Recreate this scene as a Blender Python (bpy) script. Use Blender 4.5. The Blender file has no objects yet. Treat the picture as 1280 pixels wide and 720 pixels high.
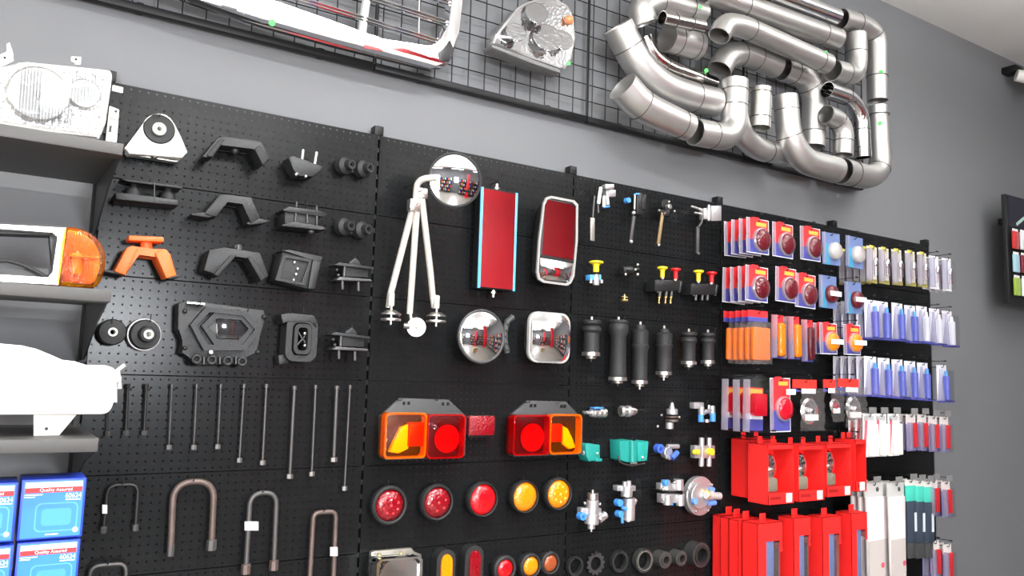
import bpy, bmesh, math, random
from mathutils import Vector as V, Matrix, Euler
random.seed(7)
S = bpy.context.scene
COL = S.collection
PI = math.pi
# ---------------------------------------------------------------- camera
F = 1013.962
RM = [[0.83843117, -0.54416549, 0.03028348], [0.08448808, 0.07488084, -0.99360688], [0.53841892, 0.83562957, 0.10875793]]
ZT = 2.4                                        # top edge of the pegboards above the floor
CAM = V((-1.1533992, -2.7242682, ZT - 0.8707557))
cd = bpy.data.cameras.new('camera'); cam = bpy.data.objects.new('camera', cd); COL.objects.link(cam)
cd.sensor_width = 36.0; cd.lens = F / 1280 * 36; cd.clip_start = 0.05; cd.clip_end = 60
r0, r1, r2 = (V(r) for r in RM)
cam.matrix_world = Matrix.Translation(CAM) @ Matrix((r0, -r1, -r2)).transposed().to_4x4()
S.camera = cam

def W(px, py, d=0.0):
    """point of the plane d metres in front of the pegboards that the photo shows at pixel (px, py)"""
    a, b = (px - 640) / F, (py - 360) / F
    v = r0 * a + r1 * b + r2
    return CAM + v * ((-d - CAM.y) / v.y)
def mx(px, py, d=0.0): return (W(px + .5, py, d) - W(px - .5, py, d)).x
def mz(px, py, d=0.0): return (W(px, py - .5, d) - W(px, py + .5, d)).z
def pl(d, pts): return [(W(x, y, d).x, W(x, y, d).z) for x, y in pts]

# ---------------------------------------------------------------- materials
def lin(c):
    f = lambda v: v / 12.92 if v <= .04045 else ((v + .055) / 1.055) ** 2.4
    return tuple(f(v / 255) for v in c) + (1,)
MATS = {}
def M(name, col, rough=.5, metal=0., spec=.5, coat=0., bump=None, var=None, aniso=0., trans=0., sss=0.):
    if name in MATS: return MATS[name]
    m = bpy.data.materials.new(name); m.use_nodes = True; MATS[name] = m
    nt = m.node_tree; b = nt.nodes['Principled BSDF']
    b.inputs['Base Color'].default_value = lin(col); b.inputs['Roughness'].default_value = rough
    b.inputs['Metallic'].default_value = metal; b.inputs['Specular IOR Level'].default_value = spec
    b.inputs['Coat Weight'].default_value = coat; b.inputs['Coat Roughness'].default_value = .05
    b.inputs['Anisotropic'].default_value = aniso; b.inputs['Transmission Weight'].default_value = trans
    if sss:
        b.inputs['Subsurface Weight'].default_value = sss; b.inputs['Subsurface Radius'].default_value = (.02, .02, .02)
    tc = nt.nodes.new('ShaderNodeTexCoord')
    if var:                                      # (scale, amount): mottled wear of the thing's own colour
        n = nt.nodes.new('ShaderNodeTexNoise'); n.inputs['Scale'].default_value = var[0]; n.inputs['Detail'].default_value = 5
        nt.links.new(tc.outputs['Object'], n.inputs['Vector'])
        r = nt.nodes.new('ShaderNodeMapRange'); r.inputs['From Min'].default_value = .3; r.inputs['From Max'].default_value = .7
        r.inputs['To Min'].default_value = 1 - var[1]; r.inputs['To Max'].default_value = 1 + var[1]
        nt.links.new(n.outputs['Fac'], r.inputs['Value'])
        mu = nt.nodes.new('ShaderNodeVectorMath'); mu.operation = 'SCALE'; mu.inputs[0].default_value = lin(col)[:3]
        nt.links.new(r.outputs['Result'], mu.inputs['Scale']); nt.links.new(mu.outputs['Vector'], b.inputs['Base Color'])
    if bump:                                     # (kind, scale, strength)
        k, sc, st = bump
        if k == 'wave':
            n = nt.nodes.new('ShaderNodeTexWave'); n.inputs['Scale'].default_value = sc; n.bands_direction = 'X'; o = n.outputs['Fac']
        elif k == 'cell':
            n = nt.nodes.new('ShaderNodeTexVoronoi'); n.inputs['Scale'].default_value = sc; o = n.outputs['Distance']
        else:
            n = nt.nodes.new('ShaderNodeTexNoise'); n.inputs['Scale'].default_value = sc; o = n.outputs['Fac']
        nt.links.new(tc.outputs['Object'], n.inputs['Vector'])
        bp = nt.nodes.new('ShaderNodeBump'); bp.inputs['Strength'].default_value = st; bp.inputs['Distance'].default_value = .004
        nt.links.new(o, bp.inputs['Height']); nt.links.new(bp.outputs['Normal'], b.inputs['Normal'])
    return m
def CLEAR(name, tint, rough=.05, gloss=.12, body=0., bodycol=None, bump=None):
    """thin clear plastic or lens: tinted see-through + fresnel gloss (+ a share of solid coloured plastic)"""
    if name in MATS: return MATS[name]
    m = bpy.data.materials.new(name); m.use_nodes = True; MATS[name] = m
    nt = m.node_tree; nt.nodes.remove(nt.nodes['Principled BSDF']); out = nt.nodes['Material Output']
    tr = nt.nodes.new('ShaderNodeBsdfTransparent'); tr.inputs['Color'].default_value = lin(tint)
    gl = nt.nodes.new('ShaderNodeBsdfGlossy'); gl.inputs['Roughness'].default_value = rough
    fr = nt.nodes.new('ShaderNodeLayerWeight'); fr.inputs['Blend'].default_value = .5
    pw = nt.nodes.new('ShaderNodeMath'); pw.operation = 'POWER'; pw.inputs[1].default_value = 4
    ad = nt.nodes.new('ShaderNodeMath'); ad.operation = 'MULTIPLY_ADD'; ad.inputs[1].default_value = .7; ad.inputs[2].default_value = gloss * .5
    ad.use_clamp = True
    nt.links.new(fr.outputs['Facing'], pw.inputs[0]); nt.links.new(pw.outputs[0], ad.inputs[0])
    base = tr.outputs[0]
    if body:
        df = nt.nodes.new('ShaderNodeBsdfDiffuse'); df.inputs['Color'].default_value = lin(bodycol or tint)
        tl = nt.nodes.new('ShaderNodeBsdfTranslucent'); tl.inputs['Color'].default_value = lin(bodycol or tint)
        mm = nt.nodes.new('ShaderNodeMixShader'); mm.inputs[0].default_value = .4
        nt.links.new(df.outputs[0], mm.inputs[1]); nt.links.new(tl.outputs[0], mm.inputs[2])
        m2 = nt.nodes.new('ShaderNodeMixShader'); m2.inputs[0].default_value = body
        nt.links.new(tr.outputs[0], m2.inputs[1]); nt.links.new(mm.outputs[0], m2.inputs[2]); base = m2.outputs[0]
    mix = nt.nodes.new('ShaderNodeMixShader')
    nt.links.new(ad.outputs[0], mix.inputs[0]); nt.links.new(base, mix.inputs[1]); nt.links.new(gl.outputs[0], mix.inputs[2])
    nt.links.new(mix.outputs[0], out.inputs['Surface'])
    if bump:
        k, sc, st = bump
        tc = nt.nodes.new('ShaderNodeTexCoord')
        if k == 'wave':
            n = nt.nodes.new('ShaderNodeTexWave'); n.bands_direction = 'X'; o = n.outputs['Fac']
        elif k == 'cell':
            n = nt.nodes.new('ShaderNodeTexVoronoi'); o = n.outputs['Distance']
        else:
            n = nt.nodes.new('ShaderNodeTexNoise'); o = n.outputs['Fac']
        n.inputs['Scale'].default_value = sc
        nt.links.new(tc.outputs['Object'], n.inputs['Vector'])
        bp = nt.nodes.new('ShaderNodeBump'); bp.inputs['Strength'].default_value = st; bp.inputs['Distance'].default_value = .004
        nt.links.new(o, bp.inputs['Height'])
        for t in (gl, fr) + ((df,) if body else ()): nt.links.new(bp.outputs['Normal'], t.inputs['Normal'])
    return m
def EMIT(name, col, st):
    m = bpy.data.materials.new(name); m.use_nodes = True; nt = m.node_tree
    b = nt.nodes['Principled BSDF']; b.inputs['Base Color'].default_value = (0, 0, 0, 1)
    b.inputs['Emission Color'].default_value = lin(col); b.inputs['Emission Strength'].default_value = st
    return m
wallpaint = M('grey_wall_paint', (109, 111, 114), .75, var=(1.3, .03), bump=('noise', 240, .06))
ceilpaint = M('ceiling_paint', (226, 225, 222), .85, var=(2, .03))
floorm = M('concrete_floor', (112, 108, 102), .4, var=(1.5, .1))
black = M('black_powder_coat', (24, 25, 26), .22, spec=.16, bump=('noise', 700, .015))
blackp = M('black_post_coat', (24, 25, 26), .42, spec=.25)
shelfm = M('dark_grey_shelf_coat', (74, 73, 72), .5)
shelfd = M('dark_bracket_coat', (46, 47, 48), .5)
rubber = M('black_rubber', (30, 31, 32), .62, bump=('noise', 120, .15))
bplast = M('black_plastic', (26, 27, 28), .38)
gplast = M('dark_grey_plastic', (62, 63, 64), .5)
iron = M('dark_cast_iron', (46, 47, 48), .45, .4, bump=('noise', 160, .25))
ironb = M('worn_steel_grey', (82, 82, 82), .45, .65, var=(60, .2))
steel = M('bright_zinc_steel', (215, 214, 208), .28, .95)
satin = M('satin_pole_paint', (222, 217, 208), .38, .35)
alu = M('cast_aluminium', (206, 206, 208), .36, .75, bump=('noise', 200, .2))
chrome = M('chrome', (238, 238, 240), .06, 1.)
mirror = M('mirror_silver', (242, 243, 244), .012, 1.)
tintmir = M('tinted_mirror', (178, 172, 174), .015, 1.)
stain = M('aluminised_pipe_steel', (206, 205, 203), .4, .9, var=(9, .05), bump=('noise', 60, .03))
seam = M('dark_weld_seam', (70, 66, 62), .6, .5)
pipein = M('dark_pipe_bore', (60, 58, 57), .7, .5)
copper = M('rusty_copper_brown_steel', (104, 90, 85), .45, .5, var=(30, .18))
greyrod = M('grey_plated_rod', (92, 91, 90), .48, .6)
darkrod = M('dark_plated_rod', (58, 57, 57), .45, .7)
orange = M('orange_paint', (238, 108, 42), .45)
whitep = M('white_painted_steel', (232, 230, 224), .5)
white = M('white_print', (240, 240, 240), .6)
tankm = M('white_translucent_tank', (250, 250, 247), .35, sss=.3)
redm = M('red_plastic', (214, 26, 30), .4)
redcard = M('red_carton', (232, 36, 34), .5)
redpack = M('red_card_print', (218, 44, 50), .5)
bluepack = M('blue_card_print', (70, 72, 150), .5)
skyb = M('sky_blue_print', (50, 126, 212), .4)
skyl = M('pale_blue_print', (84, 160, 232), .4)
boxblue = M('deep_blue_carton', (40, 70, 190), .4)
tealp = M('teal_blue_print', (60, 140, 175), .5)
yellow = M('yellow_plastic', (238, 214, 40), .4)
bcap = M('blue_plastic_cap', (70, 142, 226), .4)
teal = M('teal_plastic', (32, 140, 132), .42)
brass = M('brass', (222, 190, 120), .25, .95)
gold = M('tan_lacquer', (150, 128, 92), .4, .3)
foam = M('blue_sponge', (92, 112, 168), .8, bump=('cell', 60, .3))
green = M('green_dot_sticker', (96, 214, 110), .6)
amberd = M('amber_lens_solid', (255, 140, 4), .12, coat=.6, bump=('cell', 110, .5), sss=.25)
redd = M('red_lens_solid', (214, 10, 22), .12, coat=.6, bump=('cell', 120, .4), sss=.1)
dkred = M('dark_red_lens_solid', (92, 14, 28), .18, coat=.5, bump=('cell', 140, .5))
browna = M('brown_amber_lens', (150, 72, 36), .2, coat=.4)
led = M('led_spot', (190, 44, 54), .2, coat=.5)
leda = M('amber_led_spot', (255, 190, 60), .2, coat=.5)
amberl = CLEAR('amber_lens', (255, 205, 60), .06, .06, .03, (255, 130, 0), ('cell', 150, .35))
redl = CLEAR('red_lens', (255, 60, 64), .06, .06, .08, (215, 8, 24), ('cell', 150, .25))
clearl = CLEAR('clear_ribbed_lens', (250, 250, 250), .05, .14, .08, (250, 250, 250), ('wave', 60, .6))
clearp = CLEAR('clear_lens', (252, 252, 252), .04, .12)
blister = CLEAR('clear_blister_plastic', (250, 250, 252), .08, .06)
frost = CLEAR('frosted_pack_edge', (235, 235, 245), .15, .2, .3, (240, 238, 248))
bagp = CLEAR('crinkled_clear_bag', (245, 245, 245), .12, .22, .1, (240, 240, 240), ('noise', 45, 1.))
reflr = M('silvered_reflector', (235, 235, 235), .14, 1., bump=('cell', 90, .35))
reflw = M('bright_reflector', (230, 228, 224), .25, .8)

# ---------------------------------------------------------------- mesh builder
def frame(ax):
    ax = V(ax).normalized(); t = V((0, 0, 1)) if abs(ax.z) < .9 else V((1, 0, 0))
    u = ax.cross(t).normalized(); return u, ax.cross(u).normalized(), ax
class MB:
    def __init__(s): s.bm = bmesh.new()
    def add(s, vs, fs):
        v = [s.bm.verts.new(p) for p in vs]
        for f in fs:
            try: s.bm.faces.new([v[i] for i in f])
            except ValueError: pass
        return v
    def bev(s, v, off, seg=2):
        es = {e for a in v for e in a.link_edges}
        bmesh.ops.bevel(s.bm, geom=list(es), offset=off, segments=seg, profile=.5, affect='EDGES', clamp_overlap=True)
    def box(s, c, size, rot=None, bev=0, seg=2):
        c = V(c); h = V(size) / 2
        P = [V((x * h.x, y * h.y, z * h.z)) for x in (-1, 1) for y in (-1, 1) for z in (-1, 1)]
        if rot: P = [rot @ p for p in P]
        v = s.add([c + p for p in P], [(0, 1, 3, 2), (4, 6, 7, 5), (0, 4, 5, 1), (2, 3, 7, 6), (0, 2, 6, 4), (1, 5, 7, 3)])
        if bev: s.bev(v, bev, seg)
        return s
    def lathe(s, prof, o, ax, n=28, sx=1., closed=False):
        o = V(o); u, w, a = frame(ax); rings = []
        for r, h in prof:
            if r < 1e-6: rings.append([s.bm.verts.new(o + a * h)])
            else: rings.append([s.bm.verts.new(o + a * h + u * (r * sx * math.cos(2 * PI * k / n)) + w * (r * math.sin(2 * PI * k / n))) for k in range(n)])
        pr = list(zip(rings, rings[1:])) + ([(rings[-1], rings[0])] if closed else [])
        for A, B in pr:
            for k in range(n):
                f = [A[k % len(A)], A[(k + 1) % len(A)], B[(k + 1) % len(B)], B[k % len(B)]]
                f = list(dict.fromkeys(f))
                if len(f) > 2:
                    try: s.bm.faces.new(f)
                    except ValueError: pass
        for R_ in (rings[0], rings[-1]):
            if len(R_) > 2 and not closed:
                try: s.bm.faces.new(R_)
                except ValueError: pass
        return s
    def cyl(s, p0, p1, r, rr=None, n=20, ch=0.):
        p0, p1 = V(p0), V(p1); L = (p1 - p0).length; rr = r if rr is None else rr
        pf = [(r, 0), (rr, L)] if not ch else [(r - ch, 0), (r, ch), (rr, L - ch), (rr - ch, L)]
        return s.lathe(pf, p0, p1 - p0, n)
    def tube(s, pts, r, n=12, closed=False, cap=True, hollow=0.):
        pts = [V(p) for p in pts]; N = len(pts); R_ = r if isinstance(r, (list, tuple)) else [r] * N
        tg = []
        for i in range(N):
            a = pts[(i - 1) % N] if closed or i else pts[0]; b = pts[(i + 1) % N] if closed or i < N - 1 else pts[-1]
            tg.append((b - a).normalized())
        u = frame(tg[0])[0]; rings = []
        for i in range(N):
            u = (u - tg[i] * u.dot(tg[i])).normalized(); w = tg[i].cross(u)
            rings.append([s.bm.verts.new(pts[i] + (u * math.cos(2 * PI * k / n) + w * math.sin(2 * PI * k / n)) * R_[i]) for k in range(n)])
        if hollow:                                # wall thickness: rings running back inside
            u = frame(tg[0])[0]; inn = []
            for i in range(N):
                u = (u - tg[i] * u.dot(tg[i])).normalized(); w = tg[i].cross(u)
                inn.append([s.bm.verts.new(pts[i] + (u * math.cos(2 * PI * k / n) + w * math.sin(2 * PI * k / n)) * (R_[i] - hollow)) for k in range(n)])
            rings = rings + inn[::-1]; closed = True
        for A, B in list(zip(rings, rings[1:])) + ([(rings[-1], rings[0])] if closed else []):
            for k in range(n): s.bm.faces.new((A[k], A[(k + 1) % n], B[(k + 1) % n], B[k]))
        if cap and not closed:
            s.bm.faces.new(rings[0]); s.bm.faces.new(rings[-1])
        return s
    def torus(s, c, ax, R_, r, n=32, m=10, sx=1.):
        u, w, a = frame(ax); c = V(c)
        return s.tube([c + u * (R_ * sx * math.cos(2 * PI * k / n)) + w * (R_ * math.sin(2 * PI * k / n)) for k in range(n)], r, m, True)
    def sph(s, c, r, n=16, m=10):
        r = V(r) if not isinstance(r, (int, float)) else V((r, r, r)); c = V(c); rings = []
        for j in range(m + 1):
            t = PI * j / m
            if j in (0, m): rings.append([s.bm.verts.new(c + V((0, 0, r.z * math.cos(t))))])
            else: rings.append([s.bm.verts.new(c + V((r.x * math.sin(t) * math.cos(2 * PI * k / n), r.y * math.sin(t) * math.sin(2 * PI * k / n), r.z * math.cos(t)))) for k in range(n)])
        for A, B in zip(rings, rings[1:]):
            for k in range(n):
                f = list(dict.fromkeys([A[k % len(A)], A[(k + 1) % len(A)], B[(k + 1) % len(B)], B[k % len(B)]]))
                s.bm.faces.new(f)
        return s
    def ext(s, pts, d0, d1, bev=0, seg=2, back=None):
        """polygon in (x, z) from depth d0 to d1 in front of the boards; back = scale of the rear outline"""
        n = len(pts); cx = sum(p[0] for p in pts) / n; cz = sum(p[1] for p in pts) / n; k = back or 1
        A = [V((cx + (x - cx) * k, -d0, cz + (z - cz) * k)) for x, z in pts]; B = [V((x, -d1, z)) for x, z in pts]
        v = s.add(A + B, [tuple(range(n)), tuple(range(n, 2 * n))] + [(i, (i + 1) % n, n + (i + 1) % n, n + i) for i in range(n)])
        if bev: s.bev(v, bev, seg)
        return s
    def exth(s, outer, holes, d0, d1):
        tmp = []
        for d in (d0, d1):
            es = []
            for lp in [outer] + holes:
                vs = [s.bm.verts.new((x, -d, z)) for x, z in lp]
                es += [s.bm.edges.new((vs[i], vs[(i + 1) % len(vs)])) for i in range(len(vs))]
                tmp.append(vs)
            bmesh.ops.triangle_fill(s.bm, use_beauty=True, edges=es)
        k = len(tmp) // 2
        for A, B in zip(tmp[:k], tmp[k:]):
            for i in range(len(A)):
                try: s.bm.faces.new((A[i], A[(i + 1) % len(A)], B[(i + 1) % len(B)], B[i]))
                except ValueError: pass
        return s
    # ---- the same shapes, sized from the photo
    def bx(s, x0, y0, x1, y1, d0, d1, bev=0, seg=2):
        return s.ext(pl(d1, [(x0, y0), (x1, y0 ), (x1, y1), (x0, y1)]), d0, d1, bev, seg)
    def rx(s, x0, y0, x1, y1, d0, d1, bev=0):
        """upright rectangle: sides plumb, top and bottom level"""
        a = W(x0, (y0 + y1) / 2, d1).x; b = W(x1, (y0 + y1) / 2, d1).x; c = W((x0 + x1) / 2, y0, d1).z; e = W((x0 + x1) / 2, y1, d1).z
        return s.ext([(a, c), (b, c), (b, e), (a, e)], d0, d1, bev)
    def ex(s, pts, d0, d1, bev=0, seg=2, back=None): return s.ext(pl(d1, pts), d0, d1, bev, seg, back)
    def cy(s, x0, y0, x1, y1, r, d, rr=None, n=18, dd=None, ch=0.):
        k = mz((x0 + x1) / 2, (y0 + y1) / 2, d)
        return s.cyl(W(x0, y0, d), W(x1, y1, d if dd is None else dd), r * k, None if rr is None else rr * k, n, ch * k)
    def di(s, x, y, r, d0, d1, rr=None, n=28, ch=0.):
        """disc facing the room, centre at depth d1 seen at (x, y)"""
        k = mz(x, y, d1); c = W(x, y, d1)
        return s.cyl((c.x, -d0, c.z), (c.x, -d1, c.z), r * k, None if rr is None else rr * k, n, ch * k)
    def sp(s, x, y, r, d):
        return s.sph(W(x, y, d), r * mz(x, y, d))
    def tb(s, pts, r, d, n=12, **k):
        """tube along photo points; a point may bring its own depth"""
        P = [W(p[0], p[1], p[2] if len(p) > 2 else d) for p in pts]
        q = mz(pts[0][0], pts[0][1], d)
        return s.tube(P, [a * q for a in r] if isinstance(r, (list, tuple)) else r * q, n, **k)

WL = {}
SPLIT = set('mounting_tab rubber_pad yellow_tap bolt nut port blue_cap hang_tab screw screw_hole hose_spout hose_barb boss rib pipe_stub suspension_rod collar bright_edge copper_ring blue_band upright wall_bracket stud ring fitting small_print slot'.split())
def islands(bm):
    seen, out = set(), []
    for v in bm.verts:
        if v in seen: continue
        st, isl = [v], {v}; seen.add(v)
        while st:
            for e in st.pop().link_edges:
                for w_ in e.verts:
                    if w_ not in seen: seen.add(w_); isl.add(w_); st.append(w_)
        out.append(isl)
    return out
def build(mb, name, mat, parent=None, at=None, ang=35):
    bm = mb.bm
    if parent is not None and name in SPLIT:     # loose pieces become parts of their own
        il = islands(bm)
        for k in il[1:]:
            m2 = MB(); mp = {v: m2.bm.verts.new(v.co) for v in k}
            for f in {f for v in k for f in v.link_faces}: m2.bm.faces.new([mp[v] for v in f.verts])
            build(m2, name, mat, parent, at, ang)
        for k in il[1:]: bmesh.ops.delete(bm, geom=list(k), context='VERTS')
    bmesh.ops.recalc_face_normals(bm, faces=bm.faces[:])
    me = bpy.data.meshes.new(name); bm.to_mesh(me); bm.free()
    if parent is not None: o_ = WL[parent.name]
    elif at is not None: o_ = V(at)
    else:
        xs = [v.co for v in me.vertices]
        lo = V([min(p[i] for p in xs) for i in range(3)]); hi = V([max(p[i] for p in xs) for i in range(3)])
        o_ = V(((lo.x + hi.x) / 2, (lo.y + hi.y) / 2, lo.z))
    me.transform(Matrix.Translation(-o_)); me.materials.append(mat)
    me.shade_smooth(); me.set_sharp_from_angle(angle=math.radians(ang))
    o = bpy.data.objects.new(name, me); COL.objects.link(o)
    if parent is not None: o.parent = parent
    else: o.location = o_
    WL[o.name] = o_
    return o
def tag(o, label, cat, group=None):
    o['label'] = label; o['category'] = cat
    if group: o['group'] = group
    return o
def thing(name, label, cat, at, group=None):
    o = bpy.data.objects.new(name, None); o.empty_display_size = .05; COL.objects.link(o)
    o.location = at; WL[o.name] = V(at)
    return tag(o, label, cat, group)
def T(name, label, cat, px, py, d=0., group=None): return thing(name, label, cat, W(px, py, d), group)
def struct(mb, name, mat, at=(0, 0, 0)):
    o = build(mb, name, mat, at=at); o['kind'] = 'structure'; return o
def copy_tree(o, loc, label=None, rot=None):
    c = o.copy(); COL.objects.link(c); c.location = loc; WL[c.name] = V(loc)
    if label: c['label'] = label
    if rot: c.rotation_euler = rot
    for ch in o.children:
        k = ch.copy(); COL.objects.link(k); k.parent = c; WL[k.name] = V(loc)
        for g in ch.children:
            q = g.copy(); COL.objects.link(q); q.parent = k
    return c
def text(s, name, mat, parent, loc, size, w=None, align='LEFT'):
    """raised lettering on a face turned to the room, as a mesh part"""
    cu = bpy.data.curves.new('lettering', 'FONT'); cu.body = s; cu.size = size; cu.extrude = .0003; cu.align_x = align
    t = bpy.data.objects.new('lettering', cu); COL.objects.link(t)
    bpy.context.view_layer.update()
    me = bpy.data.meshes.new_from_object(t); bpy.data.objects.remove(t)
    xs = [v.co.x for v in me.vertices]
    k = w / (max(xs) - min(xs)) if w else 1
    me.transform(Matrix.Translation(V(loc) - WL[parent.name]) @ Matrix.Rotation(PI / 2, 4, 'X') @ Matrix.Diagonal((k, 1, 1, 1)))
    me.materials.clear(); me.materials.append(mat)
    o = bpy.data.objects.new(name, me); COL.objects.link(o); o.parent = parent; WL[o.name] = WL[parent.name]
    return o
def fillet(pts, r, seg=8):
    pts = [V(p) for p in pts]; out = [pts[0]]
    for a, b, c in zip(pts, pts[1:], pts[2:]):
        u = (a - b); w = (c - b); k = min(r, u.length * .49, w.length * .49); p = b + u.normalized() * k; q = b + w.normalized() * k
        out += [p * (1 - t) ** 2 + b * 2 * t * (1 - t) + q * t * t for t in [i / seg for i in range(seg + 1)]]
    return out + [pts[-1]]
def fil(pts, r, seg=6):
    return [(p.x, p.y) for p in fillet([V((a, b, 0)) for a, b in pts], r, seg)]
def rrect(x0, z0, x1, z1, r, seg=5):
    P = []
    for cx, cz, a in ((x1 - r, z1 - r, 0), (x0 + r, z1 - r, 90), (x0 + r, z0 + r, 180), (x1 - r, z0 + r, 270)):
        P += [(cx + r * math.cos(math.radians(a + 90 * i / seg)), cz + r * math.sin(math.radians(a + 90 * i / seg))) for i in range(seg + 1)]
    return P
def rpx(x0, y0, x1, y1, d, r, seg=5):
    """rounded upright rectangle seen at the photo box, r in metres"""
    a = W(x0, (y0 + y1) / 2, d).x; b = W(x1, (y0 + y1) / 2, d).x; c = W((x0 + x1) / 2, y0, d).z; e = W((x0 + x1) / 2, y1, d).z
    return rrect(a, e, b, c, r, seg)
def inset(pts, m):
    n = len(pts); cx = sum(p[0] for p in pts) / n; cz = sum(p[1] for p in pts) / n
    hx = max(abs(p[0] - cx) for p in pts); hz = max(abs(p[1] - cz) for p in pts)
    return [(cx + (x - cx) * (1 - m / hx), cz + (z - cz) * (1 - m / hz)) for x, z in pts]
NORD = ['first', 'second', 'third', 'fourth', 'fifth', 'sixth', 'seventh', 'eighth', 'ninth', 'tenth', 'eleventh', 'twelfth']
# ---------------------------------------------------------------- light
WINP, LIGHTP, UPP, FRONTK, EXPO, MIRTILT, DOORP = 340, (76, 54, 6), (14, 24, 66), (.32, 1.05, 1.0), 0.33, 3.1, 330
# ================================================================ the room
CZ = ZT + 1.476; XL, XR, YF, YB = -5.0, 5.15, -7.5, .05
struct(MB().box(((XL + XR) / 2, YB + .1, CZ / 2), (XR - XL + .4, .2, CZ)), 'wall_back', wallpaint)
struct(MB().box(((XL + XR) / 2, (YF + YB) / 2, CZ + .1), (XR - XL + .4, YB - YF + .6, .2)), 'ceiling', ceilpaint)
struct(MB().box(((XL + XR) / 2, (YF + YB) / 2, -.1), (XR - XL + .4, YB - YF + .6, .2)), 'floor', floorm)
struct(MB().box((XR + .1, (YF + YB) / 2, CZ / 2), (.2, YB - YF, CZ)), 'wall_right', wallpaint)
struct(MB().box((XL - .1, (YF + YB) / 2, CZ / 2), (.2, YB - YF, CZ)), 'wall_left', ceilpaint)
# the wall across the room, with a window band that lets the daylight in
wx0, wx1, wz0, wz1 = -.4, .38, 1.6, 2.47
DX0, DX1, DZ = -4.8, -2.7, 2.5
mb = MB(); mb.box(((XL + DX0) / 2, YF - .1, CZ / 2), (DX0 - XL, .2, CZ)); mb.box(((DX1 + wx0) / 2, YF - .1, CZ / 2), (wx0 - DX1, .2, CZ)); mb.box(((DX0 + DX1) / 2, YF - .1, (DZ + CZ) / 2), (DX1 - DX0, .2, CZ - DZ)); mb.box(((wx1 + XR) / 2, YF - .1, CZ / 2), (XR - wx1, .2, CZ))
mb.box(((wx0 + wx1) / 2, YF - .1, wz0 / 2), (wx1 - wx0, .2, wz0)); mb.box(((wx0 + wx1) / 2, YF - .1, (wz1 + CZ) / 2), (wx1 - wx0, .2, CZ - wz1))
struct(mb, 'wall_front', M('far_wall_paint', (104, 106, 110), .7))
mb = MB(); 
for x in (wx0 + .03, (wx0 + wx1) / 2, wx1 - .03): mb.box((x, YF - .05, (wz0 + wz1) / 2), (.06, .08, wz1 - wz0))
for z in (wz0 + .03, wz1 - .03): mb.box(((wx0 + wx1) / 2, YF - .05, z), (wx1 - wx0, .08, .06))
struct(mb, 'window_1', whitep)
mb = MB()
for x in (DX0 + .04, DX1 - .04): mb.box((x, YF + .02, DZ / 2), (.08, .1, DZ))
mb.box(((DX0 + DX1) / 2, YF + .02, DZ + .1), (DX1 - DX0, .3, .28), bev=.04); struct(mb, 'door_1', M('door_frame_grey', (120, 124, 128), .5))
def area(name, loc, sx, sy, power, rot=(0, 0, 0), col=(252, 252, 251), spread=180):
    l = bpy.data.lights.new(name, 'AREA'); l.shape = 'RECTANGLE'; l.size = sx; l.size_y = sy; l.energy = power; l.color = lin(col)[:3]
    l.spread = math.radians(spread)
    o = bpy.data.objects.new(name, l); COL.objects.link(o); o.location = loc; o.rotation_euler = rot; return o
area('window_daylight', ((wx0 + wx1) / 2, YF - .09, (wz0 + wz1) / 2), wx1 - wx0, wz1 - wz0, WINP, (-PI / 2, 0, PI), (246, 250, 255))
area('doorway_daylight', ((DX0 + DX1) / 2, YF - .12, DZ / 2), DX1 - DX0, DZ, DOORP, (-PI / 2, 0, PI), (253, 252, 250))
# strip lights hanging under the ceiling, in rows across the shop
NAMES = ['over the lamp shelf bay', 'over the mirror bay', 'over the blister packs']
LZ = 3.42
for j, y in enumerate((-1.6, -3.8, -6.0)):
    for i, x in enumerate((-2.6, .2, 3.0)):
        c = (x, y, LZ)
        t = thing('strip_light', 'white hanging strip light %s, %s row from the display wall' % (NAMES[i], NORD[j]), 'ceiling light', c, 'strip lights under the ceiling')
        mb = MB(); mb.box((x, y, LZ + .05), (1.5, .12, .06), bev=.01); build(mb, 'housing', whitep, t)
        mb = MB()
        for k in (-.65, .65): mb.cyl((x + k, y, LZ + .08), (x + k, y, CZ), .006, n=8)
        build(mb, 'suspension_rod', steel, t)
        area('strip_light_tube', (x, y, LZ + .015), 1.45, .09, LIGHTP[i] * (1 if j else FRONTK[i]))
        area('added_ceiling_uplight', (x, y, LZ + .085), 1.45, .09, UPP[i], (PI, 0, 0))  # added upward lamp over the housing, brightens the ceiling
w = bpy.data.worlds.new('world'); S.world = w; w.use_nodes = True
w.node_tree.nodes['Background'].inputs['Color'].default_value = (.8, .88, 1, 1); w.node_tree.nodes['Background'].inputs['Strength'].default_value = .4
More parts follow.
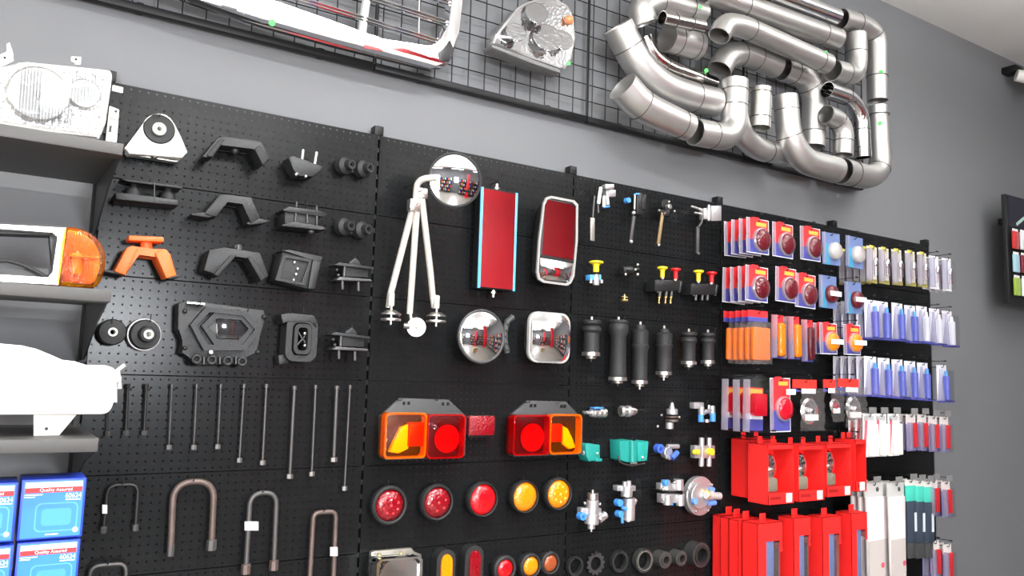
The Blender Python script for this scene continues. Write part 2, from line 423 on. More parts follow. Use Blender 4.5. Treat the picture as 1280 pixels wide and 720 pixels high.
# what the mirrors see: red lift column, racks, carton
redpaint = M('red_machine_paint', (214, 40, 54), .4)
cx_, cy_ = 3.92, -5.6
t = thing('steel_column', 'red painted steel building column standing on the shop floor', 'column', (cx_, cy_, 0), None)
build(MB().box((cx_, cy_ + .14, CZ / 2), (.8, .03, CZ), bev=.004), 'flange', redpaint, t); build(MB().box((cx_, cy_ - .14, CZ / 2), (.8, .03, CZ), bev=.004), 'flange', redpaint, t)
build(MB().box((cx_, cy_, CZ / 2), (.03, .27, CZ)), 'web', redpaint, t); build(MB().box((cx_, cy_, .012), (1.0, .6, .024)), 'base_plate', redpaint, t)
rackm = M('rack_steel', (70, 74, 78), .5); stock = [M('stock_%d' % i, c, .6) for i, c in enumerate([(200, 200, 200), (40, 60, 140), (30, 30, 32), (190, 40, 40), (170, 130, 80), (60, 110, 70)])]
for q, x0 in enumerate((.55, 2.5, -2.5, 1.0, 3.2)):
    t = thing('storage_rack', 'grey storage rack full of stock, %s' % (['beside the window', 'in the corner behind the column', 'next to the window, far side', 'along the side wall near the boards', 'along the side wall near the corner'][q]), 'rack', (x0 + .9, YF + .35, 0), 'racks on the far wall')
    mb = MB()
    for x in (x0, x0 + 1.8):
        for y in (YF + .08, YF + .6): mb.box((x, y, 1.15), (.05, .05, 2.3))
    build(mb, 'upright', rackm, t)
    for z in (.25, .8, 1.35, 1.9): build(MB().box((x0 + .9, YF + .34, z), (1.8, .56, .04)), 'shelf', rackm, t)
    for k, m in enumerate(stock):
        mb = MB()
        for z in (.27, .82, 1.37, 1.92):
            for i in range(2):
                w_, h_ = random.uniform(.1, .14), random.uniform(.15, .4)
                mb.box((x0 + .14 + (i * 6 + (k + int(z * 3)) % 6) * .14, YF + .4, z + h_ / 2), (w_, .35, h_))
        s_ = build(mb, 'stock', m, t); s_['kind'] = 'stuff'
    if q > 2: t.rotation_euler = (0, 0, -PI / 2); t.location = (XR - .35, -2.2 - (q - 3) * 2.0, 0)
t = thing('carton', 'open brown cardboard carton alone on the shop floor', 'box', (1.3, -3.6, 0))
cb = M('brown_cardboard', (186, 150, 104), .7)
build(MB().box((1.3, -3.6, .2), (.5, .4, .4)), 'body', cb, t); build(MB().box((1.3, -3.36, .46), (.5, .16, .01), Euler((.8, 0, 0)).to_matrix()), 'flap', cb, t)

for q, (x, y) in enumerate(((1.75, -6.4), (-3.6, -4.4))):
    t = thing('vehicle_lift', 'red lift column standing further back, %s' % ('between the racks' if q == 0 else 'near the wall of windows'), 'lift', (x, y, 0), 'far lift columns')
    build(MB().box((x, y, 1.5), (.34, .3, 3.0), bev=.01), 'column', redpaint, t); build(MB().box((x, y, .01), (.8, .6, .02)), 'base_plate', redpaint, t)
    build(MB().box((x, y + .2, .9), (.5, .14, .3), bev=.01), 'carriage', M('dark_machine_paint', (40, 42, 46), .5), t)
# ================================================================ pegboards
PW, PH, P = .9, .3, .025
def panel_mesh():
    mb = MB(); bm = mb.bm; nx, nz = 36, 12; r = .0031; mar = .005
    xs = [i * P - PW / 2 for i in range(nx + 1)]; zs = [j * P for j in range(nz + 1)]
    xs[0] += mar; xs[-1] -= mar; zs[0] += .002; zs[-1] -= .002
    g = [[bm.verts.new((x, 0, z)) for z in zs] for x in xs]
    for i in range(nx):
        for j in range(nz):
            cx, cz = (i + .5) * P - PW / 2, (j + .5) * P
            h = [bm.verts.new((cx + r * math.cos(math.radians(22.5 + 45 * k)), 0, cz + r * math.sin(math.radians(22.5 + 45 * k)))) for k in range(8)]
            b = [bm.verts.new((v.co.x, .004, v.co.z)) for v in h]
            c = [g[i + 1][j], g[i + 1][j + 1], g[i][j + 1], g[i][j]]
            for k in range(4):                    # side between corner k and k+1, hole verts 2k-1, 2k
                bm.faces.new((c[k], c[(k + 1) % 4], h[(2 * k) % 8], h[(2 * k - 1) % 8]))
                bm.faces.new((c[(k + 1) % 4], h[(2 * k + 1) % 8], h[(2 * k) % 8]))
            for k in range(8): bm.faces.new((h[k], h[(k + 1) % 8], b[(k + 1) % 8], b[k]))
    rim = [g[i][0] for i in range(nx + 1)] + [g[nx][j] for j in range(1, nz + 1)] + [g[i][nz] for i in range(nx - 1, -1, -1)] + [g[0][j] for j in range(nz - 1, 0, -1)]
    def ring(dy, m):
        o = []
        for v in rim:
            x, z = v.co.x, v.co.z
            if abs(x - xs[0]) < 1e-6: x -= m
            if abs(x - xs[-1]) < 1e-6: x += m
            if abs(z - zs[0]) < 1e-6: z -= m
            if abs(z - zs[-1]) < 1e-6: z += m
            o.append(bm.verts.new((x, dy, z)))
        return o
    A, B_ = ring(.0012, .0009), ring(.016, .0009)
    for p, q in ((rim, A), (A, B_)):
        for k in range(len(rim)): bm.faces.new((p[k], p[(k + 1) % len(rim)], q[(k + 1) % len(rim)], q[k]))
    return mb
BAYS = ['engine mounts and bolts', 'truck mirrors and tail lamps', 'brake valves and air springs', 'red blister packs', 'bulb packs']
proto = None
for c in range(5):
    for r in range(7):
        lab = 'black perforated pegboard panel, %s from the top, behind the %s' % (NORD[r], BAYS[c])
        loc = V((c * PW - PW / 2, 0, ZT - PH * (r + 1)))
        if proto is None:
            proto = build(panel_mesh(), 'pegboard_panel', black, at=(0, 0, 0), ang=30); tag(proto, lab, 'pegboard', 'pegboard panels'); o = proto
        else:
            o = proto.copy(); COL.objects.link(o); o['label'] = lab
        o.location = loc
        o.rotation_euler = (math.radians(random.uniform(-.15, .15)), 0, math.radians(random.uniform(-.1, .1)))
# slotted posts between the panels
def post_mesh():
    mb = MB(); H = 2.42
    for s in (-1, 1): mb.box((s * .0115, .012, -H / 2), (.011, .018, H))
    mb.box((0, .034, -H / 2), (.034, .024, H))
    for k in range(49): mb.box((0, .012, -.006 - k * .05), (.013, .018, .018))
    mb.box((0, .02, .018), (.036, .04, .036), bev=.003)
    return mb
PNAMES = ['at the open end of the boards beside the lamp shelves', 'between the engine mounts and the truck mirrors', 'between the truck mirrors and the brake valves', 'between the brake valves and the red blister packs', 'between the red blister packs and the bulb packs', 'at the end of the boards beyond the bulb packs']
proto = None
for c in range(6):
    lab = 'black slotted upright post ' + PNAMES[c]
    if proto is None:
        proto = build(post_mesh(), 'slotted_post', blackp, at=(0, 0, 0)); tag(proto, lab, 'post', 'slotted posts'); o = proto
    else:
        o = proto.copy(); COL.objects.link(o); o['label'] = lab
    o.location = ((c - 1) * PW, .002, ZT)

# ================================================================ lamp shelves beside the boards
SX0, SX1 = -1.8, -.905
def shelf(zt, zb, label, front=.522):
    t = thing('wall_shelf', label, 'shelf', (-1.35, -front / 2, zb), 'dark grey lamp shelves')
    mb = MB(); mb.box(((SX0 + SX1) / 2, -front / 2, zt - .004), (SX1 - SX0, front, .008))
    mb.box(((SX0 + SX1) / 2, -front + .006, (zt + zb) / 2), (SX1 - SX0, .014, zt - zb), bev=.003)
    mb.box(((SX0 + SX1) / 2, -front + .03, zb + .003), (SX1 - SX0, .05, .005))
    build(mb, 'tray', shelfm, t)
    for x in (SX1 - .004, SX0 + .004):
        mb = MB(); n = [(-.5, zb + .002), (-.5, zt - .009), (.0, zt - .009), (.0, zt - .17), (-.05, zt - .17), (-.3, zb - .045)]
        vs = [(x - .002, y, z) for y, z in n] + [(x + .002, y, z) for y, z in n]; k = len(n)
        mb.add(vs, [tuple(range(k)), tuple(range(k, 2 * k))] + [(i, (i + 1) % k, k + (i + 1) % k, k + i) for i in range(k)])
        build(mb, 'bracket', shelfd, t)
    return t
shelf(ZT - .320, ZT - .350, 'dark grey metal shelf carrying the clear headlight, topmost')
shelf(ZT - .689, ZT - .719, 'dark grey metal shelf carrying the amber indicator lamp')
shelf(ZT - 1.049, ZT - 1.081, 'dark grey metal shelf carrying the white expansion tank')
zb4 = W(60, 760, .45).z
shelf(zb4, zb4 - .03, 'dark grey metal shelf under the stacked blue boxes')

# ---- headlight
d = .47
t = T('headlight', 'large clear ribbed truck headlight with white mounting tabs standing on the top shelf', 'headlight', 60, 165, .4)
OUT = [(-75, 165), (-75, 120), (-45, 98), (0, 88), (22, 77.5), (35, 76.5), (138, 87), (141, 93), (133, 152), (124, 174.5), (0, 156)]
mb = MB(); mb.ex(OUT, .30, .455, .012, 2, back=.9); build(mb, 'housing', whitep, t)
IN = [(-66, 160), (-66, 122), (-40, 102), (2, 93), (24, 83), (36, 81.5), (132, 92), (134, 96), (127, 150), (119, 168), (0, 151)]
mb = MB(); mb.ex(IN, .456, .460, 0); build(mb, 'reflector', reflr, t)
mb = MB()
for x, y, r in ((48, 118, 34), (-38, 128, 26), (105, 118, 18)):
    q = mz(x, y, .462); c_ = W(x, y, .462); mb.lathe([(r * q, .012), (r * q * .97, .014), (r * q * .75, .004), (r * q * .35, -.004), (.0, -.005)], c_, (0, -1, 0), 32, 1)
build(mb, 'bowl', reflw, t)
mb = MB()
mb.di(48, 118, 5, .463, .485); mb.di(105, 118, 3.5, .463, .478)
build(mb, 'bulb', chrome, t)
mb = MB()
for x, y0, y1 in [(x, 84, 150 + (x - 60) * .1) for x in range(28, 56, 4)] + [(x, 88 + (x - 90) * .06, 128) for x in range(92, 130, 4)] + [(x, 132, 154) for x in range(50, 92, 4)]:
    mb.tube([W(x, y0, .49), W(x - (y1 - y0) * .07, y1, .49)], .0022, 6)
build(mb, 'lens_ribbing', CLEAR('pale_rib_glass', (215, 218, 222), .1, .2), t)
mb = MB(); LEN = [(x + (x - 40) * .012, y + (y - 120) * .012) for x, y in OUT]; mb.ex(OUT, .4555, .497, .016, 3); build(mb, 'lens', clearl, t)
mb = MB(); mb.ex([(141, 106), (153.5, 109), (153, 116), (140, 113)], .44, .447, .001); mb.ex([(150, 109), (154, 109.5), (153.5, 116), (149.5, 115.5)], .446, .45)
mb.ex([(89, 70.5), (101.5, 71), (101, 80), (94, 80), (94, 77), (89, 76.5)], .43, .437, .001)
mb.ex([(-10, 72), (9, 65), (8, 55), (12, 53), (16, 65), (17, 76), (0, 84)], .43, .437, .001)
mb.ex([(137, 132), (149, 137), (146, 178), (132, 176)], .41, .416, .001); mb.ex([(139, 140), (148, 143), (147, 150), (138, 147)], .416, .424, .001)
build(mb, 'mounting_tab', whitep, t)
mb = MB(); mb.di(145, 139, 1.7, .415, .418); mb.di(95, 74, 1.6, .436, .4385); mb.di(6, 72, 1.6, .436, .4385); mb.ex([(137, 157), (140, 157), (139, 165), (136, 165)], .416, .418); build(mb, 'screw_hole', bplast, t)
# ---- indicator lamp in its chrome bezel
t = T('indicator_lamp', 'chrome framed headlamp bezel with a domed amber indicator lens on the second shelf', 'indicator lamp', 60, 355, .4)
mb = MB(); mb.exth(pl(.485, [(-80, 279), (-80, 347), (73, 356), (83, 285), (-20, 279)]), [pl(.485, [(-70, 285), (-20, 284.5), (66, 290.5), (72, 296), (66, 340), (60, 347), (-70, 339)])], .44, .485)
build(mb, 'bezel', steel, t)
mb = MB(); mb.exth(pl(.44, [(-84, 277), (-84, 349), (76, 357), (86, 283), (-20, 277)]), [pl(.44, [(-66, 289), (62, 294), (66, 336), (-66, 335)])], .38, .439); build(mb, 'backing', bplast, t)
mb = MB(); mb.tb([(-40, 330), (-5, 326), (10, 326), (28, 331), (45, 339), (62, 349)], 2.6, .46); build(mb, 'cable', rubber, t)
AM = [(83, 286), (94, 287), (106, 292), (118, 302), (125, 316), (125, 334), (120, 350), (114, 356), (76, 352), (78, 320)]
mb = MB(); mb.ex(AM, .36, .44, .006, 2, back=.9); build(mb, 'reflector', M('gold_reflector', (255, 216, 120), .25, .6, bump=('wave', 90, .5)), t)
AM2 = [(82, 283), (92, 283.5), (106, 287), (118, 294), (127, 304), (132, 316), (132.5, 330), (130, 343), (125, 354), (118, 360), (72, 355.5), (75, 330), (78, 305)]
mb = MB(); mb.ex(AM2, .441, .505, .022, 4); build(mb, 'lens', amberl, t)
mb = MB(); mb.ex([(86, 318), (124, 321), (124, 323), (86, 320)], .44, .5); build(mb, 'lens_divider', amberd, t)
build(MB().cyl(W(96, 340, .44), W(96, 318, .46), .014, .011, 16), 'bulb', M('amber_bulb_glass', (255, 200, 90), .15, coat=.6), t)
# ---- white tank
t = T('expansion_tank', 'white plastic expansion tank with hose spouts lying on the third shelf', 'tank', 60, 550, .4)
TK = [(-70, 428), (0, 429.5), (28, 432), (46, 436), (62, 443), (78, 450), (92, 455), (108, 456.5), (132, 456.5), (143, 460), (147, 468), (146, 490), (141, 508), (137, 515), (130, 518), (-70, 519)]
mb = MB(); mb.ex(TK, .22, .47, .03, 4); build(mb, 'tank_body', tankm, t)
mb = MB(); mb.cy(143, 466, 156, 456, 2.4, .4); mb.cy(144, 482, 144, 503, 2.2, .4); mb.bx(141, 470, 152, 478, .36, .41, .004); mb.cy(147, 464, 149, 486, 3, .38); build(mb, 'hose_spout', whitep, t)
mb = MB(); mb.ex([(42, 517), (97, 517), (70, 549), (42, 552)], .40, .406, .001); build(mb, 'foot_bracket', whitep, t)
mb = MB(); mb.di(58, 536, 2, .405, .4075); build(mb, 'bracket_hole', shelfd, t)
mb = MB(); mb.ex([(-70, 474), (140, 474), (140, 478), (-70, 478)], .3, .474, .001)
for x in (10, 42, 75): mb.ex([(x, 458), (x + 3, 458), (x + 3, 516), (x, 516)], .3, .4735, .001)
build(mb, 'moulding_rib', tankm, t)
# ---- blue boxes
def bluebox(tl, tr, br, bl, d, dep, label):
    P_ = pl(d, [tl, tr, br, bl]); x0, x1, z1, z0 = P_[3][0] * .5 + P_[0][0] * .5, P_[1][0] * .5 + P_[2][0] * .5, (P_[0][1] + P_[1][1]) / 2, (P_[2][1] + P_[3][1]) / 2
    w, h = x1 - x0, z1 - z0
    t = thing('parts_box', label, 'box', ((x0 + x1) / 2, -d + dep / 2, z0), 'blue boxes of spares on the shelf')
    R_ = lambda a, b, c_, e, k=.0008: MB().box((x0 + (a + b) / 2 * w, -d - k / 2, z0 + (c_ + e) / 2 * h), ((b - a) * w, k, (e - c_) * h))
    build(MB().box(((x0 + x1) / 2, -d + dep / 2, z0 + h / 2), (w, dep, h), bev=.002), 'carton', boxblue, t)
    build(R_(.04, .96, .03, .97, .0006), 'front_print', skyb, t); build(R_(.06, .94, .86, .95, .0012), 'title_strip', white, t)
    build(R_(.06, .94, .775, .86, .0012), 'red_strip', M('red_print', (226, 40, 44), .45), t)
    text('Quality Assured', 'slogan', white, t, (x0 + .28 * w, -d - .0014, z0 + .795 * h), .05 * h / .05 * .075, .5 * w)
    text('60624', 'part_number', white, t, (x0 + .68 * w, -d - .0009, z0 + .67 * h), .12 * h, .25 * w)
    mb = MB()
    for a, b, c_, e in ((.06, .33, .735, .75), (.06, .22, .70, .715), (.69, .93, .635, .65), (.42, .62, .065, .085)): mb.box((x0 + (a + b) / 2 * w, -d - .0006, z0 + (c_ + e) / 2 * h), ((b - a) * w, .0012, (e - c_) * h))
    build(mb, 'small_print', white, t)
    a0, b0 = x0 + .5 * w, z0 + .34 * h
    o_ = rrect(x0 + .24 * w, z0 + .12 * h, x0 + .9 * w, z0 + .6 * h, .09 * h)
    build(MB().exth(o_, [inset(o_, .02 * w)], d, d + .0009), 'picture_outline', skyl, t)
    build(MB().ext(inset(o_, .1 * w), d, d + .0009), 'picture_shade', M('mid_blue_print', (66, 146, 222), .4), t)
    build(MB().cyl((x0 + .88 * w, -d, z0 + .13 * h), (x0 + .88 * w, -d - .0011, z0 + .13 * h), .045 * w, n=20), 'round_seal', white, t)
    return t
bluebox((28, 599), (109, 598), (102, 671), (20, 676), .45, .12, 'blue spares box with a red strip, upper one next to the pegboard')
bluebox((22, 681), (101, 672), (95, 746), (14, 752), .45, .12, 'blue spares box with a red strip, lower one next to the pegboard')
bluebox((-60, 607), (23, 602), (17, 678), (-68, 682), .47, .12, 'blue spares box cut off by the photo edge, upper one of its stack')
bluebox((-66, 687), (17, 682), (11, 757), (-74, 762), .47, .12, 'blue spares box cut off by the photo edge, lower one of its stack')
# ================================================================ peg hooks
def hook(px, py, what, d=.09, tip=.018):
    """wire peg hook that comes out of the board at depth 0 and is seen with its end at (px, py)"""
    p = W(px, py, d); mb = MB()
    mb.tube(fillet([(p.x, .012, p.z - .004), (p.x, -.004, p.z - .004), (p.x, -d, p.z - .004), (p.x, -d - .004, p.z + tip)], .008, 4), .0016, 6)
    o = build(mb, 'peg_hook', darkrod); tag(o, 'wire peg hook holding ' + ' '.join(what.split(',')[0].split()[:12]), 'hook', 'peg hooks'); return o

# ================================================================ engine mounts
G = 'engine mounts on the pegboard'
t = T('engine_mount', 'white triangular engine mount with a round black rubber bush', 'engine mount', 194, 198, .06, G)
mb = MB(); o = fil([(155, 192), (157, 186), (178, 152), (188, 143), (203, 143), (213, 150), (233, 186), (232, 192)], 1e-9, 1)
q = mz(199, 160, .075); c_ = W(199, 161.5, .075)
mb.exth(pl(.075, [(156, 185), (166, 172), (180, 153), (185, 147.5), (191, 143.5), (199, 142), (207, 143.5), (213, 148), (218, 155), (226, 171), (234, 190), (232, 192.5), (195, 186), (158, 187)]), [[(c_.x + 18.6 * q * math.cos(a), c_.z + 18.6 * q * math.sin(a)) for a in [2 * PI * k / 28 for k in range(28)]]], .045, .075)
mb.ex([(158, 187), (195, 186), (232, 192), (228, 197), (162, 192)], .02, .074, .002); build(mb, 'bracket', whitep, t)
mb = MB(); mb.lathe([(18.4 * q, 0), (18.4 * q, .03), (17 * q, .035), (9 * q, .03), (8 * q, .03), (8 * q, 0)], (c_.x, -.042, c_.z), (0, -1, 0), 32); build(mb, 'rubber_bush', rubber, t)
mb = MB(); mb.lathe([(8 * q, 0), (8 * q, .038), (7.4 * q, .04), (3 * q, .04), (3 * q, .0)], (c_.x, -.042, c_.z), (0, -1, 0), 24); build(mb, 'centre_sleeve', whitep, t)
mb = MB(); mb.ex([(158, 191), (225, 201), (220, 203), (165, 194)], .02, .05, .003); mb.sp(193, 194, 5, .055); build(mb, 'stud', steel, t)
hook(200, 143, 'the white triangular engine mount')

def arch(name_label, px, bolt=None, feet=False, mat=iron, at=None, nm='engine_mount', extra=None):
    t = T(nm, name_label, 'engine mount', at[0], at[1], .05, G); mb = MB(); mb.ex(px, .02, .10, .003, 2); build(mb, 'arch_bracket', mat, t)
    if bolt:
        mb = MB(); mb.cy(bolt[0], bolt[1] + 5, bolt[0], bolt[1] - 3, bolt[2], .06, ch=.5); build(mb, 'stud', ironb, t)
    if feet:
        for f in feet: mb = MB(); mb.ex(f, .015, .095, .002); build(mb, 'foot_plate', mat, t)
    if extra:
        mb = MB()
        for e in extra: mb.ex(e, .03, .108, .004)
        build(mb, 'rubber_pad', rubber, t)
    return t
arch('dark iron arch mount hanging beside the white triangular mount', [(253, 196), (272, 172), (281, 170), (327, 177), (338, 199), (329, 204), (317, 185), (276, 180), (262, 197)], None, None, iron, (295, 200),
     extra=[[(258, 194), (275, 174), (281, 174), (266, 197)], [(318, 186), (325, 181), (337, 198), (329, 207)]])
mb = MB(); mb.sp(294, 188, 5, .05); o = build(mb, 'flange_nut', ironb, [x for x in COL.objects if x.name.startswith('engine_mount')][-1])
hook(288, 171, 'the topmost dark arch mount')
t = T('engine_mount', 'small black rubber mount with two upright zinc studs', 'engine mount', 383, 220, .06, G)
mb = MB(); mb.ex([(360, 197), (366, 194), (404, 208), (402, 213), (392, 221), (372, 220), (367, 212)], .02, .09, .004); build(mb, 'base', iron, t)
for a in ((377, 204, 379, 187), (393, 207, 396, 190)): build(MB().cy(*a, 2.1, .07, ch=.4), 'stud', steel, t)
for a in ((372, 217, 369, 219), (383, 220, 381, 221)): build(MB().cy(*a, 2, .095), 'nut', steel, t)
hook(383, 197, 'the mount with two studs')
def bushpair(label, x0, y0, x1, y1, r):
    t = T('rubber_bush_pair', label, 'bush', (x0 + x1) / 2, y0 + r, .05, 'paired rubber bushes')
    for x, y in ((x0, y0), (x1, y1)):
        q = mz(x, y, .06); c = W(x, y, .06); b = MB()
        ax = V((.35, -1, .0)).normalized(); o_ = V((c.x, -.012, c.z))
        b.lathe([(r * q * .8, 0), (r * q, .006), (r * q, .03), (r * q * .72, .038), (r * q * .6, .04), (r * q * .55, .062), (r * q * .32, .062), (r * q * .3, .02)], o_, ax, 24)
        build(b, 'bush', rubber, t)
        b = MB(); b.lathe([(r * q * .3, .0), (r * q * .3, .0575), (r * q * .17, .0575), (r * q * .15, .02)], o_, ax, 18); build(b, 'steel_sleeve', darkrod, t)
    build(MB().cy(x0, y0 + r * .7, x1, y1 + r * .7, r * .25, .02), 'link', iron, t); hook((x0 + x1) / 2, y0 - r * .2, 'the ' + label.split(',')[0], .06)
bushpair('upper pair of black rubber bushes, beside the mount with two studs', 432, 205, 455, 209, 11)
bushpair('lower pair of black rubber bushes, beside the ribbed box mount', 431, 282, 453, 286, 11)
t = T('strip_mount', 'long flat black rubber strip mount with two domed buffers', 'engine mount', 187, 252, .05, G)
build(MB().ex([(150, 223), (228, 233), (228, 236), (160, 227)], .015, .09, .002), 'top_plate', iron, t)
build(MB().ex([(144, 240), (160, 242), (222, 249), (224, 257), (145, 249)], .01, .10, .003), 'lower_plate', iron, t)
for x, y in ((167, 240), (210, 245)):
    q = mz(x, y, .06); b = W(x, y, .06); build(MB().lathe([(9 * q, -.012), (8.5 * q, .0), (5 * q, .014), (4 * q, .03)], b, (0, 0, 1), 20), 'buffer', rubber, t)
build(MB().cy(193, 228, 193, 250, .8, .1), 'stud', ironb, t); hook(187, 226, 'the long strip mount')
arch('dark arch mount with two splayed flat feet', [(256, 266), (275, 243), (282, 243), (314, 246), (325, 272), (313, 279), (304, 254), (284, 251), (271, 271), (258, 268)], None,
     [[(239, 267), (257, 265), (270, 270), (260, 272), (240, 269)], [(308, 279), (320, 272), (338, 276), (330, 279), (312, 281)]], iron, (290, 275)); hook(294, 243, 'the arch mount with splayed feet')
t = T('box_mount', 'ribbed black rubber box mount between two plates', 'engine mount', 382, 293, .05, G)
build(MB().ex([(353, 262), (362, 258), (398, 263), (412, 267), (404, 271), (356, 264)], .02, .11, .002), 'top_plate', iron, t)
build(MB().ex([(352, 281), (368, 277), (404, 283), (409, 287), (400, 287), (354, 283)], .02, .11, .002), 'lower_plate', iron, t)
build(MB().ex([(356, 264), (398, 269), (398, 282), (356, 280)], .02, .1, .004), 'rubber_block', rubber, t)
for a in ((369, 277, 371, 252), (396, 282, 396, 257), (384, 279, 384, 262)): build(MB().cy(*a, 1.3, .105), 'bolt', ironb, t)
build(MB().sp(389, 289, 4.5, .07), 'nut', ironb, t); hook(383, 258, 'the ribbed box mount')
t = arch('bright orange painted arch mount with a round cap plate', [(143, 338), (160, 311), (166, 307), (176, 309), (190, 311), (206, 311), (213, 317), (221, 345), (207, 347), (196, 320), (173, 317), (158, 343)], None,
     None, orange, (184, 345))
build(MB().ex([(161, 294), (205, 296), (205, 302.5), (161, 300.5)], .03, .1, .004), 'cap_plate', orange, t); build(MB().cy(183, 300, 183, 312, 7, .06), 'neck', orange, t)
for e in ([(143, 339), (159, 309), (166, 307), (172, 311), (157, 344)], [(194, 316), (204, 311), (209, 312), (221, 344), (208, 348)]): build(MB().ex(e, .03, .112, .003), 'rib', orange, t)
for e in ([(131, 337), (150, 339), (157, 344), (131, 340)], [(207, 346), (221, 343), (228, 345), (212, 349)]): build(MB().ex(e, .02, .1, .001), 'foot_plate', iron, t)
hook(184, 306, 'the orange mount', .03)
t = arch('dark arch mount with a stud on its crown, hanging below the splayed one', [(255, 338), (262, 312), (281, 309), (325, 316), (336, 345), (328, 351), (312, 322), (292, 319), (270, 343)], (297, 309, 6), None, iron, (295, 345),
     extra=[[(267, 343), (288, 319), (296, 318), (293, 322), (274, 346)], [(309, 321), (315, 321), (333, 346), (327, 352)]]); hook(296, 309, 'the arch mount with a stud')
t = T('block_mount', 'black wedge shaped block mount with a bolted centre', 'engine mount', 374, 358, .05, G)
build(MB().ex([(343, 350), (353, 314), (396, 322), (386, 362)], .015, .09, .006), 'rubber_block', rubber, t)
build(MB().ex([(351, 313), (362, 312), (404, 321), (402, 328), (394, 326)], .02, .1, .003), 'top_plate', iron, t)
build(MB().ex([(391, 325), (402, 326), (394, 362), (385, 361)], .02, .1, .004), 'side_plate', iron, t)
build(MB().exth(pl(.098, [(344, 350), (354, 318), (390, 324), (381, 357)]), [pl(.098, [(350, 348), (357, 322), (386, 327), (377, 353)])], .09, .098), 'rim', iron, t)
for p in ((368, 328), (372, 336), (370, 343), (367, 350)): build(MB().sp(*p, 2.2, .092), 'bolt', steel, t)
hook(372, 315, 'the wedge shaped block mount')
def boltmount(label, ox, oy):
    t = T('bolt_mount', label, 'engine mount', 438 + ox, 365 + oy, .05, 'bolted bracket mounts'); P_ = lambda l: [(a + ox, b + oy) for a, b in l]
    build(MB().ex(P_([(425, 328), (468, 334), (466, 337), (417, 331)]), .02, .09, .002), 'top_plate', iron, t)
    build(MB().ex(P_([(425, 346), (464, 349), (466, 352), (420, 350)]), .02, .09, .002), 'lower_plate', ironb, t)
    build(MB().ex(P_([(432, 331), (460, 335), (460, 347), (432, 346)]), .03, .07, .003), 'rubber_block', rubber, t)
    build(MB().ex(P_([(436, 328), (444, 322), (449, 326), (452, 332), (438, 331)]), .03, .085, .002), 'ear', iron, t)
    for a in ((430, 346, 431, 330), (428, 362, 428, 350), (448, 364, 448, 352)): build(MB().cy(a[0] + ox, a[1] + oy, a[2] + ox, a[3] + oy, 2, .08, ch=.3), 'bolt', ironb, t)
    for a in ((421, 337), (423, 344)): build(MB().sp(a[0] + ox, a[1] + oy, 2.4, .06), 'nut', ironb, t)
    hook(444 + ox, 325 + oy, label.split(',')[0], .07)
boltmount('upper bolted bracket mount with twin studs, beside the wedge shaped block', 0, 0)
boltmount('lower bolted bracket mount with twin studs, beside the oval mount', -4.5, 87)
# round bushes
t = T('round_bush', 'flat round black bush with a white centre ring', 'bush', 140, 432, .05, 'round bushes')
q = mz(140, 415, .06); c_ = W(141, 415, .06); c_ = V((c_.x, -.012, c_.z))
build(MB().lathe([(15 * q, 0), (16.5 * q, .006), (16.5 * q, .04), (15 * q, .046), (6 * q, .05), (5.6 * q, .05), (5.6 * q, 0)], c_, (0, -1, 0), 32), 'disc', rubber, t)
build(MB().lathe([(5.5 * q, 0), (5.5 * q, .053), (3.3 * q, .053), (3.3 * q, .0)], c_, (0, -1, 0), 24), 'centre_sleeve', whitep, t); hook(140, 404, 'the flat round bush', .06)
t = T('round_bush', 'thick round black bush with a pale outer ring behind it', 'bush', 184, 438, .05, 'round bushes')
q = mz(186, 418, .07); c_ = W(187, 418, .07); c_ = V((c_.x - .012, -.004, c_.z))
build(MB().lathe([(19.5 * q, .0), (20.5 * q, .004), (20.5 * q, .028), (19 * q, .028)], c_, (.12, -1, 0), 36), 'outer_ring', M('galvanised_ring', (186, 186, 184), .35, .7), t)
build(MB().lathe([(19 * q, .0), (19 * q, .034), (17.5 * q, .045), (10.5 * q, .046), (10 * q, .064), (8.6 * q, .068), (6 * q, .068), (6 * q, 0)], c_, (.12, -1, 0), 36), 'disc', rubber, t)
build(MB().lathe([(5.9 * q, 0), (5.9 * q, .074), (3.5 * q, .074), (3.5 * q, 0)], c_, (.12, -1, 0), 24), 'centre_sleeve', whitep, t); hook(188, 400, 'the thick round bush', .07)
# gearbox-like hexagonal casing
t = T('hexagon_casing', 'large black cast casing with a hexagonal frame and a glossy window', 'casing', 278, 458, .05)
build(MB().ex([(223, 379), (232, 376), (258, 378), (330, 387), (333, 398), (326, 410), (324, 424), (322, 442), (308, 444), (305, 455), (246, 457), (236, 444), (226, 442), (230, 425), (222, 412)], .012, .07, .004), 'casting', iron, t)
for h, (a, b) in (([(238, 406), (258, 383), (308, 389), (326, 412), (307, 438), (255, 438)], (.07, .10)), ([(252, 407), (268, 391), (306, 394), (318, 411), (302, 432), (268, 431)], (.07, .092))):
    build(MB().exth(pl(b, h), [inset(pl(b, h), .018)], a, b), 'hexagon_rib', iron, t)
build(MB().ex([(256, 407), (269, 394), (305, 396), (315, 411), (301, 429), (269, 428)], .07, .078, .002), 'hexagon_plate', bplast, t)
build(MB().ex([(270, 393), (305, 395), (304, 424), (271, 423)], .078, .083, .003), 'glossy_window', M('gloss_black_window', (40, 40, 42), .08, coat=1), t)
for x, y in ((246, 449), (265, 450), (285, 451), (303, 452)):
    build(MB().torus(W(x, y, .085), (0, -1, 0), 4.6 * mz(x, y, .08), .005, 18, 8), 'bolt_boss', iron, t)
for x, y in ((268, 387), (277, 388), (288, 389), (298, 390), (231, 389), (231, 435), (330, 396), (322, 440)): build(MB().sp(x, y, 3, .072), 'boss', iron, t)
mb = MB(); mb.ex([(234, 377), (256, 379), (256, 381), (234, 379)], .07, .088); mb.bx(262, 437, 266, 442, .07, .1)
build(mb, 'bright_edge', steel, t)
